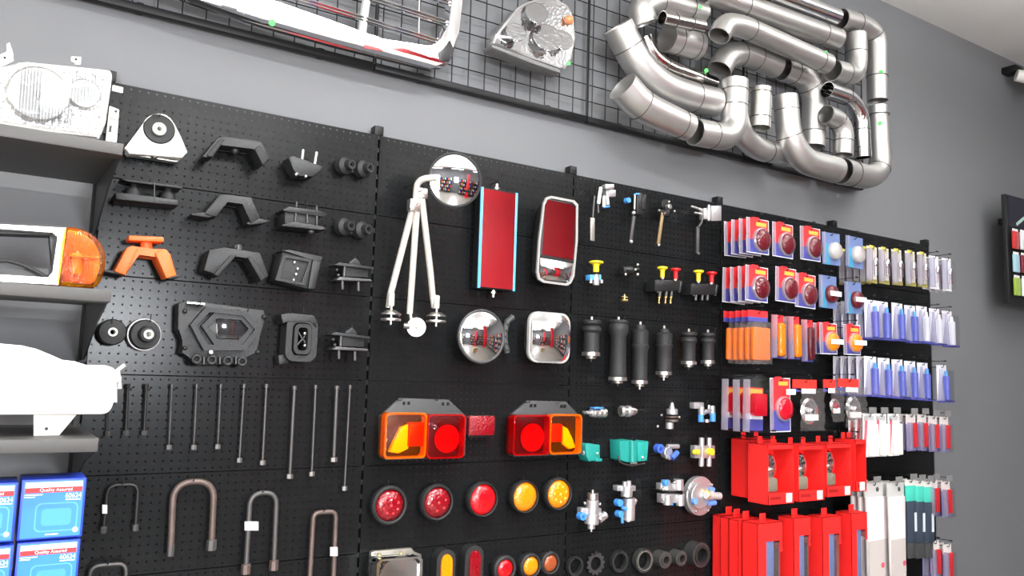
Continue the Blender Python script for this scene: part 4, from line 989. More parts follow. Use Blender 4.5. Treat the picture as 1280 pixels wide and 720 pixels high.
pipe('corner exhaust bend at the lowest far end of the grid', [(1052, 214), (1086, 222), (1101, 212), (1097, 133)], (15.5, 11.5), .14, (.12, .5, .93), [(1100, 154)], .1)
pipe('tall exhaust bend standing on the corner bend', [(1050, 24), (1080, 32), (1095, 46), (1097, 126)], (12.5, 11.5), .14, (.2, .45, .8), [(1101, 90)], .12)
pipe('steel exhaust elbow turned up inside the tall bend', [(1041, 88), (1066, 94), (1071, 80), (1070, 43)], 12.5, .16, (.25, .75), [(1080, 70)], .12)
pipe('long straight steel exhaust pipe, upper of the two', [(880, -10), (926, 6), (1046, 49)], 14, .16, (.27, .87), [(988, 24)], .02)
pipe('long steel exhaust pipe with a hooked open end, lower of the two', [(899, 45), (906, 30), (926, 32), (1034, 80)], 13, .21, (.3, .92), [(1032, 66)], .08)
pipe('short hooked steel exhaust elbow under the long pipes', [(899, 88), (908, 70), (928, 66), (970, 83)], 14.5, .1, (.42, .68), [(957, 71)], .08)
pipe('steel exhaust bend turning down behind the hooked elbow', [(978, 86), (1006, 95), (1018, 118), (1016, 184)], 14, .06, (.14, .42, .86), [(1026, 132)], .12)
pipe('dark chrome straight exhaust pipe at the top edge of the photo', [(960, -12), (1046, 21)], 9, .2, (), (), .02, chrome)
pipe('thin chrome exhaust elbow inside the corner bend', [(1034, 112), (1062, 122), (1076, 142), (1079, 197)], 9.5, .17, (.3, .72), [(1082, 157)], .1, chrome)
pipe('small steel exhaust elbow beneath the thin chrome elbow', [(1032, 143), (1048, 150), (1055, 165), (1054, 194)], 11.5, .16, (.35, .75), [(1058, 157)], .1)
pipe('short polished steel exhaust coupling standing between the bends', [(952, 111), (950, 160)], 12.5, .19, (.12, .75), (), .01, steel)
pipe('fat short steel coupling with closed end near the headlight', [(834, 47), (872, 58)], 17, .09, (.3, .85), (), .01)
pipe('polished bent exhaust tube under the fat short coupling', [(806, 46), (815, 70), (834, 84), (892, 105)], 9.5, .05, (.35, .8), [(883, 88)], .1, M('polished_tube_steel', (200, 196, 192), .14, 1.))
pipe('polished straight exhaust tube paired under a steel tube at the top', [(828, 22), (878, 33)], 8, .21, (.3, .7), (), .01, MATS['polished_tube_steel'])
pipe('steel exhaust tube at the top that starts from a wide elbow', [(806, 30), (800, 10), (822, 0), (880, 16)], (16, 11), .13, (.4, .8), [(875, 9)], .1)
pipe('long steel exhaust pipe mostly above the photo edge', [(860, -35), (960, -8), (1036, 22)], 13, .055, (.5, .9), [(1022, 3)], .02)
# closed face of the coupling
# ================================================================ far end of the wall
t = T('display_board', 'black display board hung with bright packets on the far end of the wall', 'display board', 1270, 378, .05)
a = W(1257, 242, .14); b = W(1254, 378, .14); xl, zt, zb = a.x, a.z, b.z
build(MB().box((xl + .35, -.125, (zt + zb) / 2), (.7, .03, zt - zb), bev=.004), 'board', bplast, t)
for x in (.3, .6): build(MB().box((xl + x, -.03, zt - .12), (.04, .17, .04)), 'wall_bracket', blackp, t)
build(MB().box((xl + .35, -.142, zt - .11), (.66, .006, .19)), 'dark_header', M('dark_header_print', (32, 30, 44), .3), t)
build(MB().box((xl + .2, -.146, zt - .14), (.2, .002, .02), Euler((0, -.5, 0)).to_matrix()), 'header_stroke', M('pale_green_print', (170, 200, 190), .5), t)
pcs = [('red', (190, 50, 50)), ('white', (225, 230, 235)), ('orange', (220, 120, 50)), ('green', (60, 190, 120)), ('pale blue', (170, 210, 225)), ('dark red', (120, 30, 50)), ('silver', (205, 215, 220)), ('turquoise', (70, 190, 190)), ('yellow green', (150, 180, 70)), ('white striped', (235, 240, 245)), ('cherry red', (170, 30, 60)), ('ice blue', (190, 225, 235))]
for k, (cn, c) in enumerate(pcs):
    i, j = k % 4, k // 4; x, z = xl + .05 + i * .075, zt - .24 - j * .15
    u = thing('packet', '%s packet on the black display board, %s row' % (cn, ['upper', 'middle', 'lower'][j]), 'packet', (x, -.17, z - .12), 'packets on the display board')
    build(MB().box((x, -.165 - .012 * i, z - .06), (.068, .016, .115), bev=.005), 'pouch', M('packet_' + cn.replace(' ', '_'), c, .35, coat=.4), u)
    build(MB().box((x, -.165 - .012 * i, z + .003), (.066, .003, .02)), 'header_fold', white, u)
t = T('wall_fitting', 'pale spotlight fitting on a dark bracket high at the far end of the wall', 'spotlight', 1276, 90, .05)
c_ = W(1283, 98, .1); build(MB().cyl(c_ + V((-.03, .05, .03)), c_ + V((.12, -.1, -.02)), .04, .05, 20), 'lamp_head', whitep, t)
build(MB().box(c_ + V((.02, .1, .09)), (.1, .1, .05), bev=.01), 'bracket', blackp, t); build(MB().cyl(c_ + V((.06, .0, .07)), c_ + V((.06, .02, -.1)), .02, n=12), 'knuckle', bplast, t)
# ================================================================ brake valves, levers and fittings
def levers(label, lever_pts, lw, lmat, body, px, py):
    t = T('levelling_valve', label, 'valve', px, py, .05, 'levelling valves with hanging levers')
    mb = MB(); p0, p1 = [W(x, y, .09) for x, y in lever_pts]
    ax = (p1 - p0).normalized(); q = mz(px, py, .09); u = V((ax.z, 0, -ax.x))
    pts = [(p0.x + u.x * lw * q, p0.z + u.z * lw * q), (p1.x + u.x * lw * q, p1.z + u.z * lw * q), (p1.x - u.x * lw * q, p1.z - u.z * lw * q), (p0.x - u.x * lw * q, p0.z - u.z * lw * q)]
    build(mb.ext(pts, .082, .09, .002), 'lever', lmat, t)
    for nm, mat, shapes in body:
        mb = MB()
        for s in shapes:
            if s[0] == 'c': mb.cy(*s[1], ch=.5)
            elif s[0] == 'b': mb.bx(*s[1][:4], max(s[1][4], s[1][5] - .03), s[1][5], .003)
            elif s[0] == 'd': mb.di(*s[1][:3], max(s[1][3], s[1][4] - .025), s[1][4], ch=.5)
            elif s[0] == 's': mb.sp(*s[1])
            elif s[0] == 't': mb.tb(*s[1])
        build(mb, nm, mat, t)
    return t
levers('levelling valve with white hose barbs and a broad pale lever', ((741, 272), (741, 301)), 3.2, M('pale_lever_zinc', (176, 174, 168), .35, .7),
       [('valve_body', alu, [('b', (757, 230, 768, 236, .03, .09)), ('b', (758, 237, 770, 246, .02, .07))]), ('hose_barb', whitep, [('c', (751, 234, 748, 255, 2.2, .09)), ('c', (755, 245, 755, 259, 2.2, .08)), ('c', (759, 245, 760, 256, 1.8, .08))]),
        ('linkage', greyrod, [('t', ([(741, 272), (743, 245), (747, 247), (748, 266)], 1.2, .085))]), ('blue_cap', bcap, [('c', (754, 259, 762, 258, 1.4, .08))])], 745, 300)
levers('levelling valve with a blue round cap and a slim grey lever', ((793, 270), (789, 302)), 2.2, greyrod,
       [('valve_body', bplast, [('b', (796, 241, 803, 268, .01, .07)), ('b', (803, 243, 808, 262, .0, .05))]), ('blue_cap', bcap, [('d', (786.5, 250, 3.4, .05, .1)), ('b', (795, 241, 800, 243.5, .06, .08))]), ('linkage', alu, [('c', (793.5, 243, 793, 262, 1.2, .08)), ('s', (792, 266, 2.6, .09)), ('s', (789, 302, 2.4, .09))])], 795, 305)
levers('levelling valve with a black body and a tan lever', ((829, 266), (823.5, 305)), 2.2, gold,
       [('valve_body', bplast, [('d', (833, 256, 7, .01, .06)), ('b', (826, 262, 838, 270, .01, .06))]), ('fitting', steel, [('d', (838, 258, 3.2, .06, .09)), ('s', (843, 264, 1.6, .08)), ('s', (836, 252, 1.6, .08)), ('s', (824, 263, 1.6, .08)), ('s', (823.5, 306.5, 2, .09))]), ('copper_pivot', copper, [('s', (830.5, 267, 2.4, .092))])], 828, 308)
levers('cast silver levelling valve with a grey lever, next to the blister packs', ((873, 283), (872.5, 317)), 2.4, greyrod,
       [('valve_body', alu, [('b', (880, 260, 890, 274, .03, .1)), ('b', (889, 257, 902, 276, .02, .09)), ('c', (886, 256, 886, 276, 1.8, .105))]), ('pipe_stub', steel, [('c', (864, 258, 880, 263, 1.5, .08)), ('c', (868, 266, 880, 268, 1.5, .08))]), ('linkage', greyrod, [('t', ([(878, 272), (877, 278), (873, 284)], 1.4, .09)), ('s', (873, 317, 2, .09))])], 880, 318)
for x, y, w in ((762, 232, 'the levelling valve with white barbs'), (805, 246, 'the levelling valve with the blue cap'), (840, 252, 'the levelling valve with the tan lever'), (896, 258, 'the cast silver levelling valve')): hook(x, y, w, .05)
def knob(t, x, y, h, r, mat, nm):
    q = mz(x, y, .09); c = W(x, y + h, .09)
    build(MB().lathe([(r * .42 * q, 0), (r * .42 * q, h * .55 * q), (r * .55 * q, h * .75 * q), (r * q, h * .86 * q), (r * q, h * q), (r * .8 * q, h * 1.05 * q), (0, h * 1.08 * q)], c, (0, 0, 1), 22), nm, mat, t)
t = T('hand_valve', 'hand brake valve with one yellow push knob and pale blue body', 'valve', 745, 358, .05)
knob(t, 745, 327, 13, 9, yellow, 'yellow_knob')
build(MB().cy(745, 343, 745, 357, 4.2, .08, ch=.8), 'valve_body', alu, t); build(MB().bx(738, 343, 743, 350, .05, .085, .003).bx(748, 343, 752, 350, .05, .085, .003), 'blue_band', skyl, t); build(MB().cy(738.5, 349, 738.5, 354, 2, .08).cy(752, 350, 752, 354, 2, .08), 'port', alu, t)
hook(745, 326, 'the yellow knob hand valve', .05)
t = T('pipe_fitting', 'black plastic push fitting with three small silver screws', 'fitting', 788, 345, .05)
build(MB().cy(777, 338, 790, 338, 6, .05, ch=1).cy(783, 338, 797, 337, 3.4, .06), 'fitting_body', bplast, t); build(MB().sp(797, 331, 2, .08).sp(794, 337, 1.8, .085).sp(797, 343, 2, .08).sp(782, 343, 2, .08), 'screw', steel, t); hook(790, 330, 'the black push fitting', .05)
t = T('brass_fitting', 'tiny brass tee fitting hanging alone', 'fitting', 780, 376, .03)
build(MB().cy(780.5, 368, 780.5, 376, 1.5, .04).cy(777, 375.5, 784, 375.5, 1.6, .04).cy(777, 371, 784, 372, 1.3, .04), 'tee_body', brass, t); hook(781, 367, 'the tiny brass tee', .03, .006)
def twin(label, ox, oy, feet):
    t = T('dash_valve', label, 'valve', 835 + ox, 380 + oy, .05, 'dash valves with a yellow and a red knob')
    knob(t, 828 + ox, 334 + oy, 13, 6.5, yellow, 'yellow_knob'); knob(t, 844.5 + ox, 336 + oy, 13, 6.5, redm, 'red_knob')
    build(MB().bx(819 + ox, 350 + oy, 850 + ox, 364 + oy, .02, .085, .004).cy(822 + ox, 350 + oy, 822 + ox, 366 + oy, 3, .07).cy(851 + ox, 352 + oy, 848 + ox, 366 + oy, 2.6, .07), 'valve_body', bplast, t)
    build(MB().sp(828 + ox, 348 + oy, 2.4, .09).sp(844 + ox, 350 + oy, 2.4, .09), 'collar', steel, t)
    mb = MB()
    for x in (825, 833, 839.5): mb.cy(x + ox, 363 + oy, x - .6 + ox, 371 + oy, 2, .075)
    build(mb, 'port', ironb, t)
    if feet:
        mb = MB()
        for x in (824, 832, 838.5): mb.sp(x, 372, 2, .08).cy(x, 372, x - .4, 378, 1, .08).sp(x - .5, 378.5, 1.7, .08)
        build(mb, 'brass_tip', brass, t)
    hook(836 + ox, 347 + oy, label, .06)
twin('black dash valve with a yellow and a red knob and three brass tips', 0, 0, True)
twin('black dash valve with a yellow and a red knob, next to the blister packs', 45, 4.5, False)
# air springs
AS = [(742.5, 400, 443, 12.5, 0, 'short black air spring with a ridged neck, first of the row'), (776, 400, 474, 12.5, 1, 'longest black air spring, beside the first short one'), (803.5, 406, 478, 11, 2, 'long black air spring with a necked top and a thin stud below'), (833.5, 411, 467, 11, 2, 'medium black air spring with a band round its middle'), (864.5, 415, 454, 10.5, 0, 'short black air spring with flared neck, before the last one'), (888.5, 416, 453, 9.5, 0, 'smallest black air spring, next to the blister packs')]
for x, y0, y1, r, k, lab in AS:
    t = T('air_spring', lab, 'air spring', x, y1, .06, 'air springs in a row'); q = mz(x, y0, .08); b = W(x, y1, .08); h = W(x, y0, .08).z - b.z; b.y = -.062
    b.x = W(x, (y0 + y1) / 2, .08).x
    rr = r * q
    pf = {0: [(rr * .78, .0), (rr * .85, .02 * h), (rr * .8, .1 * h), (rr * .8, .62 * h), (rr, .7 * h), (rr * .98, .78 * h), (rr * .75, .84 * h), (rr * .98, .9 * h), (rr, .97 * h), (rr * .9, h)],
          1: [(rr * .85, 0), (rr * .9, .02 * h), (rr * .85, .1 * h), (rr * .78, .72 * h), (rr, .8 * h), (rr, .9 * h), (rr * .92, .93 * h), (rr, .97 * h), (rr * .9, h)],
          2: [(rr * .88, 0), (rr * .92, .02 * h), (rr * .85, .1 * h), (rr * .88, .56 * h), (rr, .6 * h), (rr, .64 * h), (rr * .9, .66 * h), (rr * .94, .84 * h), (rr * .98, .88 * h), (rr * .6, .93 * h), (rr * .55, h)]}[k]
    build(MB().lathe(pf, b, (0, 0, 1), 28), 'bellow', rubber, t)
    build(MB().lathe([(rr * .5, -.018), (rr * .55, -.008), (rr * .93, -.006), (rr * .93, .008), (rr * .8, .01)], b, (0, 0, 1), 28), 'metal_foot', steel, t)
    build(MB().cyl(b + V((0, 0, h)), b + V((0, 0, h + .016)), .006, n=10, ch=.002), 'top_stud', steel, t)
    build(MB().cyl(b - V((0, 0, .03)), b, .004, n=8), 'bottom_stud', steel if k == 2 else darkrod, t)
    hook(x + 5, y0 - 1, 'the ' + lab, .05)
# small fittings, relays and valves
def clus(name, label, cat, px, py, parts, group=None, hk=None):
    t = T(name, label, cat, px, py, .05, group)
    for nm, mat, shapes in parts:
        mb = MB()
        for s in shapes:
            k, a = s[0], s[1:]
            if k == 'c': mb.cy(*a, ch=.4)
            elif k == 'b': mb.bx(*a[:4], max(a[4], a[5] - .032), a[5], .003)
            elif k == 'd': mb.di(*a[:3], max(a[3], a[4] - .03), a[4], ch=.5)
            elif k == 's': mb.sp(*a)
            elif k == 't': mb.tb(*a)
            elif k == 'e': mb.ex(*a, .003)
        build(mb, nm, mat, t)
    if hk: hook(hk[0], hk[1], label, hk[2] if len(hk) > 2 else .06)
    return t
B_ = 'brake air valves'
clus('hose_coupling', 'small silver hose coupling with blue rings', 'coupling', 743, 523, [('body', alu, [('c', 729, 515.5, 739, 516, 2.2, .06), ('c', 738, 516, 757, 516, 5, .06)]), ('ring', steel, [('c', 741, 516, 743.5, 516, 6.5, .06), ('c', 747, 516, 750, 516, 6.7, .06), ('c', 753, 516, 756, 516, 6.3, .06)]), ('blue_ring', bcap, [('b', 743, 509, 755, 511, .05, .09)]), ('collar', greyrod, [('s', 731, 516, 2.6, .065)])], 'hose couplings', (745, 510))
clus('hose_coupling', 'small bright silver hose coupling without blue', 'coupling', 784, 521, [('body', steel, [('c', 775, 514, 792, 514, 5.4, .06), ('c', 791, 514, 795, 514, 3.5, .06)]), ('ring', alu, [('c', 776, 514, 779, 514, 6.8, .06), ('c', 783, 514, 787, 514, 7.2, .06)]), ('pin', darkrod, [('c', 794, 512.5, 807, 512.5, .8, .06)])], 'hose couplings', (784, 507))
clus('brake_light_switch', 'silver conical pressure switch with a copper ring', 'switch', 840, 537, [('cone', alu, [('c', 840, 512, 840, 503, 4, .07, 1.8), ('c', 840, 518, 840, 511, 7.2, .07), ('c', 837, 536, 837, 528, 5, .07)]), ('copper_ring', copper, [('c', 840, 522, 840, 520, 8.2, .07), ('c', 840, 527, 840, 524, 8.2, .07)]), ('screw', steel, [('s', 827, 519, 1.6, .07), ('s', 849, 521.5, 1.6, .09), ('s', 822, 533, 2, .05)])], None, (838, 505))
clus('quick_release_valve', 'silver twin valve with two blue lower caps', 'valve', 881, 528, [('body', alu, [('b', 868, 503, 880, 511, .02, .08), ('c', 876, 508, 877, 519, 4, .07), ('c', 890, 507, 890, 519, 4, .07), ('c', 878, 516, 890, 512, 3, .07)]), ('blue_cap', bcap, [('c', 876, 518, 876, 527.5, 3.6, .075), ('c', 891, 516, 891, 527, 3.6, .075)]), ('nut', steel, [('c', 883, 528, 883, 524, 4.5, .07), ('c', 886, 506, 886, 511, 2, .08)])], B_, (884, 505))
clus('relay_box', 'small teal plastic relay box', 'relay', 743, 578, [('housing', teal, [('e', [(732, 556), (734, 554), (750, 556), (750, 575), (736, 577), (733, 570)], .01, .07), ('b', 745, 573, 753, 577, .02, .08)]), ('socket', alu, [('c', 728, 566, 733, 566, 3.2, .05)]), ('screw', steel, [('s', 746.5, 567, 2, .072)])], None, (741, 556))
clus('relay_box', 'wide teal plastic double relay on a grey wire bracket', 'relay', 792, 580, [('housing', teal, [('e', [(775, 550), (777, 552), (790, 550), (796, 552), (797, 577), (784, 578), (776, 575)], .01, .08), ('c', 790, 578, 790, 551, 3.4, .085)]), ('door', M('teal_plastic_lid', (36, 150, 142), .4), [('e', [(797, 552), (806, 554), (808, 551), (811, 552), (809, 576), (798, 577)], .02, .09)]), ('screw', steel, [('s', 803, 572, 2.2, .09), ('c', 788, 579, 796, 579, 1.4, .08)]), ('wire_bracket', greyrod, [('t', [(773, 569), (774, 577), (780, 580), (790, 582), (806, 579)], .9, .07)])], None, (790, 551))
clus('shuttle_valve', 'silver valve with two blue round caps', 'valve', 838, 573, [('body', alu, [('d', 836, 566, 7, .02, .07), ('c', 834, 558, 848, 558, 3, .06), ('c', 832, 571, 838, 573, 2.4, .07)]), ('blue_cap', M('royal_blue_cap', (62, 100, 200), .35), [('d', 826.5, 561, 5.8, .04, .085), ('c', 840, 573, 847, 565, 3.4, .085)]), ('cap_hole', M('dark_blue_hole', (40, 60, 150), .5), [('d', 826.5, 561, 2.4, .085, .0865)])], B_, (838, 557))
clus('drain_valve', 'twin silver valve posts with yellow taps', 'valve', 880, 583, [('post', alu, [('c', 877, 547, 876.5, 583, 3.4, .07), ('c', 886.5, 547, 886, 583, 3.4, .07)]), ('cross_block', alu, [('b', 869, 557, 894, 573, .02, .08)]), ('yellow_tap', yellow, [('s', 868, 565, 3.2, .085), ('s', 872, 565, 3.4, .09), ('d', 890.5, 565, 4.5, .07, .1)])], B_, (882, 548))
clus('pressure_regulator', 'silver pressure regulator with a turned top and one blue cap', 'valve', 740, 664, [('top_knob', steel, [('c', 741, 624.5, 741, 616, 7.4, .08), ('c', 741, 616, 741, 612, 1.8, .08)]), ('body', alu, [('c', 740, 642, 741, 625, 8, .08), ('b', 727, 635, 752, 650, .02, .08), ('c', 739, 655, 740, 642, 9.5, .08), ('c', 739, 661, 739, 654, 5, .08), ('c', 748, 650, 757, 643, 5, .08)]), ('bolt', steel, [('s', 731, 629, 2, .09), ('s', 750, 630, 2, .09), ('s', 754, 645, 2.2, .1), ('c', 739, 665, 739, 660, 1.6, .08)]), ('blue_cap', bcap, [('d', 729.5, 646, 4.9, .06, .1)]), ('cap_hole', M('deep_blue_hole', (44, 96, 190), .5), [('d', 729.5, 646, 2, .1, .1015)])], B_, (741, 612))
clus('relay_valve', 'silver stacked relay valve with two blue side caps', 'valve', 784, 653, [('body', alu, [('c', 783, 621, 784, 608, 7.5, .08), ('c', 781, 610, 781, 602, 3, .08), ('c', 786, 609, 786, 601, 3.2, .08), ('b', 772, 607, 795, 614, .02, .075), ('c', 785, 650, 786, 622, 8.5, .07), ('c', 788, 636, 794, 624, 3.6, .08)]), ('seam', darkrod, [('c', 783, 622.5, 783, 621, 8, .08)]), ('blue_cap', bcap, [('d', 776, 629, 4.6, .06, .1), ('c', 778, 634, 783, 637, 2.4, .1), ('d', 777, 643, 4.4, .06, .1), ('c', 777.5, 646, 778, 654, 2, .1)]), ('plug', steel, [('c', 785, 652, 785, 648, 4, .08)])], B_, (784, 601))
clus('protection_valve', 'chunky silver four circuit valve with pale blue caps, beside the domed one', 'valve', 842, 634, [('body', alu, [('b', 826, 604, 855, 614, .01, .08), ('b', 827, 617, 856, 629, .01, .08), ('c', 832, 612, 832, 600, 6, .08), ('c', 848, 612, 848, 599, 6.5, .08), ('c', 834, 618, 834, 631, 5.5, .08), ('c', 850, 618, 850, 632, 5.5, .08)]), ('seam', darkrod, [('e', [(826, 612), (854, 617), (854, 618.5), (826, 614)], .02, .085)]), ('blue_cap', bcap, [('d', 834, 604, 4.2, .08, .1), ('b', 836, 629, 842, 632, .06, .09)]), ('bolt', steel, [('s', 829, 612, 1.8, .09), ('s', 829, 625, 1.8, .09), ('s', 843, 603, 2, .09), ('s', 852, 624, 2, .09)])], B_, (842, 600))
clus('brake_chamber', 'large round silver brake chamber cover with a spout and blue caps', 'valve', 876, 644, [('dome', alu, [('d', 876, 620, 24.5, .01, .06, 23), ('d', 876, 620, 16, .06, .085, 12)]), ('spout', M('matt_silver', (200, 200, 200), .5, .4), [('c', 882, 619, 900, 620, 4.6, .1), ('c', 884, 619, 890, 619, 6, .1)]), ('blue_cap', M('soft_blue_cap', (104, 150, 226), .4), [('d', 870, 627, 4, .08, .1), ('c', 887, 611, 892, 612, 3, .09), ('c', 886, 629, 894, 628, 3.4, .09)]), ('gold_ring', brass, [('c', 883, 618, 884.5, 618, 6.2, .1)]), ('bolt', steel, [('s', 866, 603, 1.6, .065), ('s', 890, 606, 1.6, .065), ('s', 861, 612, 1.5, .065), ('s', 870, 639, 1.6, .065), ('s', 885, 638, 1.6, .065)])], B_, (876, 598, .05))
# rings of the bottom row
def ring(label, cx, cy, ro, ri, mat, d0=.01, d1=.03, teeth=0, name='bearing_ring', parts=()):
    t = T(name, label, 'ring', cx, cy + ro, .02, 'rings and seals of the bottom row'); q = mz(cx, cy, d1); c = W(cx, cy, d1)
    n = teeth * 4 if teeth else 36; pts = []
    for k in range(n):
        r = ro * q * (1.18 if teeth and k % 4 in (0, 1) else 1); a = 2 * PI * k / n; pts.append((c.x + r * math.cos(a), c.z + r * math.sin(a)))
    h = [(c.x + ri * q * math.cos(2 * PI * k / 36), c.z + ri * q * math.sin(2 * PI * k / 36)) for k in range(36)]
    build(MB().exth(pts, [h], d0, d1), 'ring', mat, t)
    for nm, m, a, b, e, f in parts:
        o2 = [(c.x + a * q * math.cos(2 * PI * k / 36), c.z + a * q * math.sin(2 * PI * k / 36)) for k in range(36)]; h2 = [(c.x + b * q * math.cos(2 * PI * k / 36), c.z + b * q * math.sin(2 * PI * k / 36)) for k in range(36)]
        build(MB().exth(o2, [h2], e, f), nm, m, t)
    hook(cx, cy - ro + 1, 'the ' + label, .045); return t
ring('thin dark oil seal ring, first of the bottom row', 720, 708, 12, 9.5, rubber)
ring('thin steel lock ring with small teeth around its rim', 745, 704.5, 12.5, 8.5, ironb, .015, .022, 13)
ring('plain dark seal ring beside the toothed lock ring', 775.5, 702, 13.5, 10, rubber)
ring('bright segmented bearing ring', 806, 701, 15, 10.5, ironb, .01, .035, 0, 'bearing_ring', [('bright_race', steel, 12.6, 11.2, .03, .038)])
ring('small grey bearing ring beside the bright segmented ring', 832, 700, 10.5, 5.5, greyrod, .0, .05, 0, 'bearing_ring', [('inner_race', ironb, 8, 5, .03, .055)])
ring('smallest grey bearing ring before the wide race', 852, 698, 9.5, 5, greyrod, .0, .05, 0, 'bearing_ring', [('inner_race', ironb, 7.4, 4.6, .03, .055)])
ring('wide dark bearing race, last of the bottom row', 877, 694, 15.5, 9.5, ironb, .0, .06, 0, 'bearing_ring', [('inner_race', iron, 12.5, 9, .03, .066)])

# ================================================================ blister packs
def rect(x0, z0, x1, z1, y0, y1, bev=0):
    return MB().ext([(x0, z0), (x1, z0), (x1, z1), (x0, z1)], -y0, -y1, bev)
PROTO = {}
def proto_pack(st):
    """hung pack with its top edge centre at the origin, front toward the room"""
    w, h = {'redround': (.15, .162), 'blueround': (.14, .16), 'bluered': (.14, .16), 'orangebag': (.13, .24), 'amberstrip': (.085, .20), 'darkstrip': (.085, .20), 'amberround': (.135, .15), 'clam': (.135, .26),
            'redround2': (.14, .245), 'clearbag': (.17, .235), 'smallbag': (.095, .2), 'bulb': (.088, .19), 'white_bulb': (.09, .185), 'tube': (.1, .2), 'wtube': (.1, .2), 'sleeve': (.1, .215), 'redsmall': (.085, .19), 'sock': (.15, .52), 'stem': (.085, .4)}[st]
    nm = {'clearbag': 'lamp_bag', 'smallbag': 'lamp_bag', 'orangebag': 'lens_bag', 'sock': 'sleeve_pack', 'stem': 'wiper_pack', 'tube': 'tube_pack', 'wtube': 'tube_pack', 'bulb': 'bulb_pack', 'white_bulb': 'bulb_pack'}.get(st, 'blister_pack')
    t = thing(nm, 'x', 'pack', (0, 0, 0), 'x'); x0, x1 = -w / 2, w / 2
    if st in ('redround', 'amberround', 'redround2'):
        deep = .022
        build(rect(x0, -h, x1, 0, -.001, .0, 0), 'card', white, t)
        build(MB().ext([(x0 + .006, -h * .62), (x1 - .004, -h * .5), (x1 - .004, -.004), (x0 + w * .55, -.002), (x0 + w * .55, .006), (x0 + w * .3, .006), (x0 + .006, -.006)], .001, .002), 'red_header', redpack, t)
        build(MB().ext([(x0 + .006, -h + .004), (x1 - .004, -h + .004), (x1 - .004, -h * .5), (x0 + .006, -h * .62)], .001, .0018), 'blue_print', bluepack, t)
        build(rect(x0 + w * .42, -.034, x1 - w * .12, -.016, -.0026, -.002), 'yellow_print', M('yellow_print', (240, 170, 70), .5), t)
        lx, lz, r = (w * .12, -h * .6, min(w, h) * .33)
        if st == 'redround2': lz, r = -h * .57, .05
        build(MB().lathe([(r * 1.14, .002), (r * 1.14, .012), (r * 1.0, .016), (r, .012), (r * .98, .004)], (lx, -.002, lz), (0, -1, 0), 30), 'lens_rim', frost, t)
        build(MB().lathe([(r, 0), (r, .014), (r * .9, .024), (r * .4, .029), (0, .03)], (lx, -.002, lz), (0, -1, 0), 30), 'lamp_lens', {'redround': dkred, 'amberround': amberd, 'redround2': M('cherry_lens', (196, 8, 34), .15, coat=.6)}[st], t, ang=60)
        build(MB().box((x0 + .002, -.009, -h / 2), (.004, .018, h * .97), bev=.001), 'blister_edge', frost, t)
        if st == 'amberround': build(rect(lx - r, lz - .012, lx + r * 1.15, lz + .012, -.037, -.035), 'price_label', white, t)
        if st == 'redround2': build(rect(x0 + w * .5, -.075, x1 - .005, -.05, -.0362, -.035), 'price_label', white, t)
    elif st in ('blueround', 'bluered'):
        build(rect(x0, -h, x1, 0, -.001, 0), 'card', M('blue_grey_card', (98, 116, 160), .5), t)
        build(MB().ext([(x0 + .02, -h), (x0 + .06, -h), (x0 + .05, -.06), (x0 + .02, -.05)], .001, .002), 'teal_print', tealp, t)
        r = .044; build(MB().lathe([(r, 0), (r, .014), (r * .85, .024), (0, .03)], (w * .14, -.002, -h * .56), (0, -1, 0), 28), 'lamp_lens', M('pearl_lens', (176, 172, 170), .25, coat=.4) if st == 'blueround' else dkred, t, ang=60)
        if st == 'bluered': build(rect(w * .14 - r, -h * .56 - .012, w * .14 + r, -h * .56 + .012, -.034, -.032), 'price_label', white, t)
        build(MB().box((x0 + .004, -.009, -h / 2), (.008, .018, h * .97), bev=.001), 'blister_edge', frost, t)
    elif st == 'orangebag':
        build(rect(x0, -.03, x1, 0, -.002, .002), 'red_header', redpack, t); build(rect(x0, -.05, x1, -.03, -.0015, .0015), 'blue_header', bluepack, t)
        build(MB().box((.004, -.012, -h * .63), (w * .86, .022, h * .62), bev=.008), 'amber_lens', M('amber_moulding', (236, 116, 22), .3, bump=('noise', 40, 1.)), t)
        mb = MB(); g = []
        for i in range(9):
            g.append([mb.bm.verts.new((x0 + w * i / 8, -.026 - .007 * random.random(), -.05 - (h - .05) * j / 12 - (.004 * random.random()))) for j in range(13)])
        for i in range(8):
            for j in range(12): mb.bm.faces.new((g[i][j], g[i + 1][j], g[i + 1][j + 1], g[i][j + 1]))
        build(mb, 'bag_film', bagp, t, ang=80)
    elif st in ('amberstrip', 'darkstrip'):
        build(rect(x0, -h, x1, 0, -.001, 0), 'card', redpack, t); build(rect(x0, -h, x1, -h * .55, -.002, -.001), 'blue_print', bluepack, t)
        build(MB().box((w * .1, -.016, -h * .57), (w * .5, .028, h * .78), bev=.012, seg=3), 'lamp_lens', amberd if st == 'amberstrip' else dkred, t)
        build(MB().box((x0 + .003, -.016, -h * .5), (.006, .03, h * .98), bev=.001), 'blister_edge', frost, t); build(rect(x0, -h, x1, -.03, -.034, -.0335), 'blister_front', blister, t)
    elif st == 'clam':
        o = [(x0, -h), (x1, -h)] + [(x1 * math.cos(a), -.06 + .06 * math.sin(a)) for a in [PI * k / 10 for k in range(11)]]
        build(MB().ext(o, -.001, .0), 'clam_back', blister, t); build(MB().ext([(x0 + .012, -h + .01), (x1 - .004, -h + .01), (x1 - .004, -.06), (x0 + .012, -.06)], .0005, .0016), 'red_card', redpack, t)
        build(rect(x0 + .03, -.095, x1 - .01, -.066, -.0026, -.0016), 'yellow_print', MATS['yellow_print'], t); build(rect(x0 + .012, -h + .01, x1 - .004, -h + .06, -.0026, -.0016), 'blue_print', bluepack, t); build(rect(x0 + .02, -h + .06, x1 - .006, -h + .085, -.0026, -.0016), 'white_print', white, t)
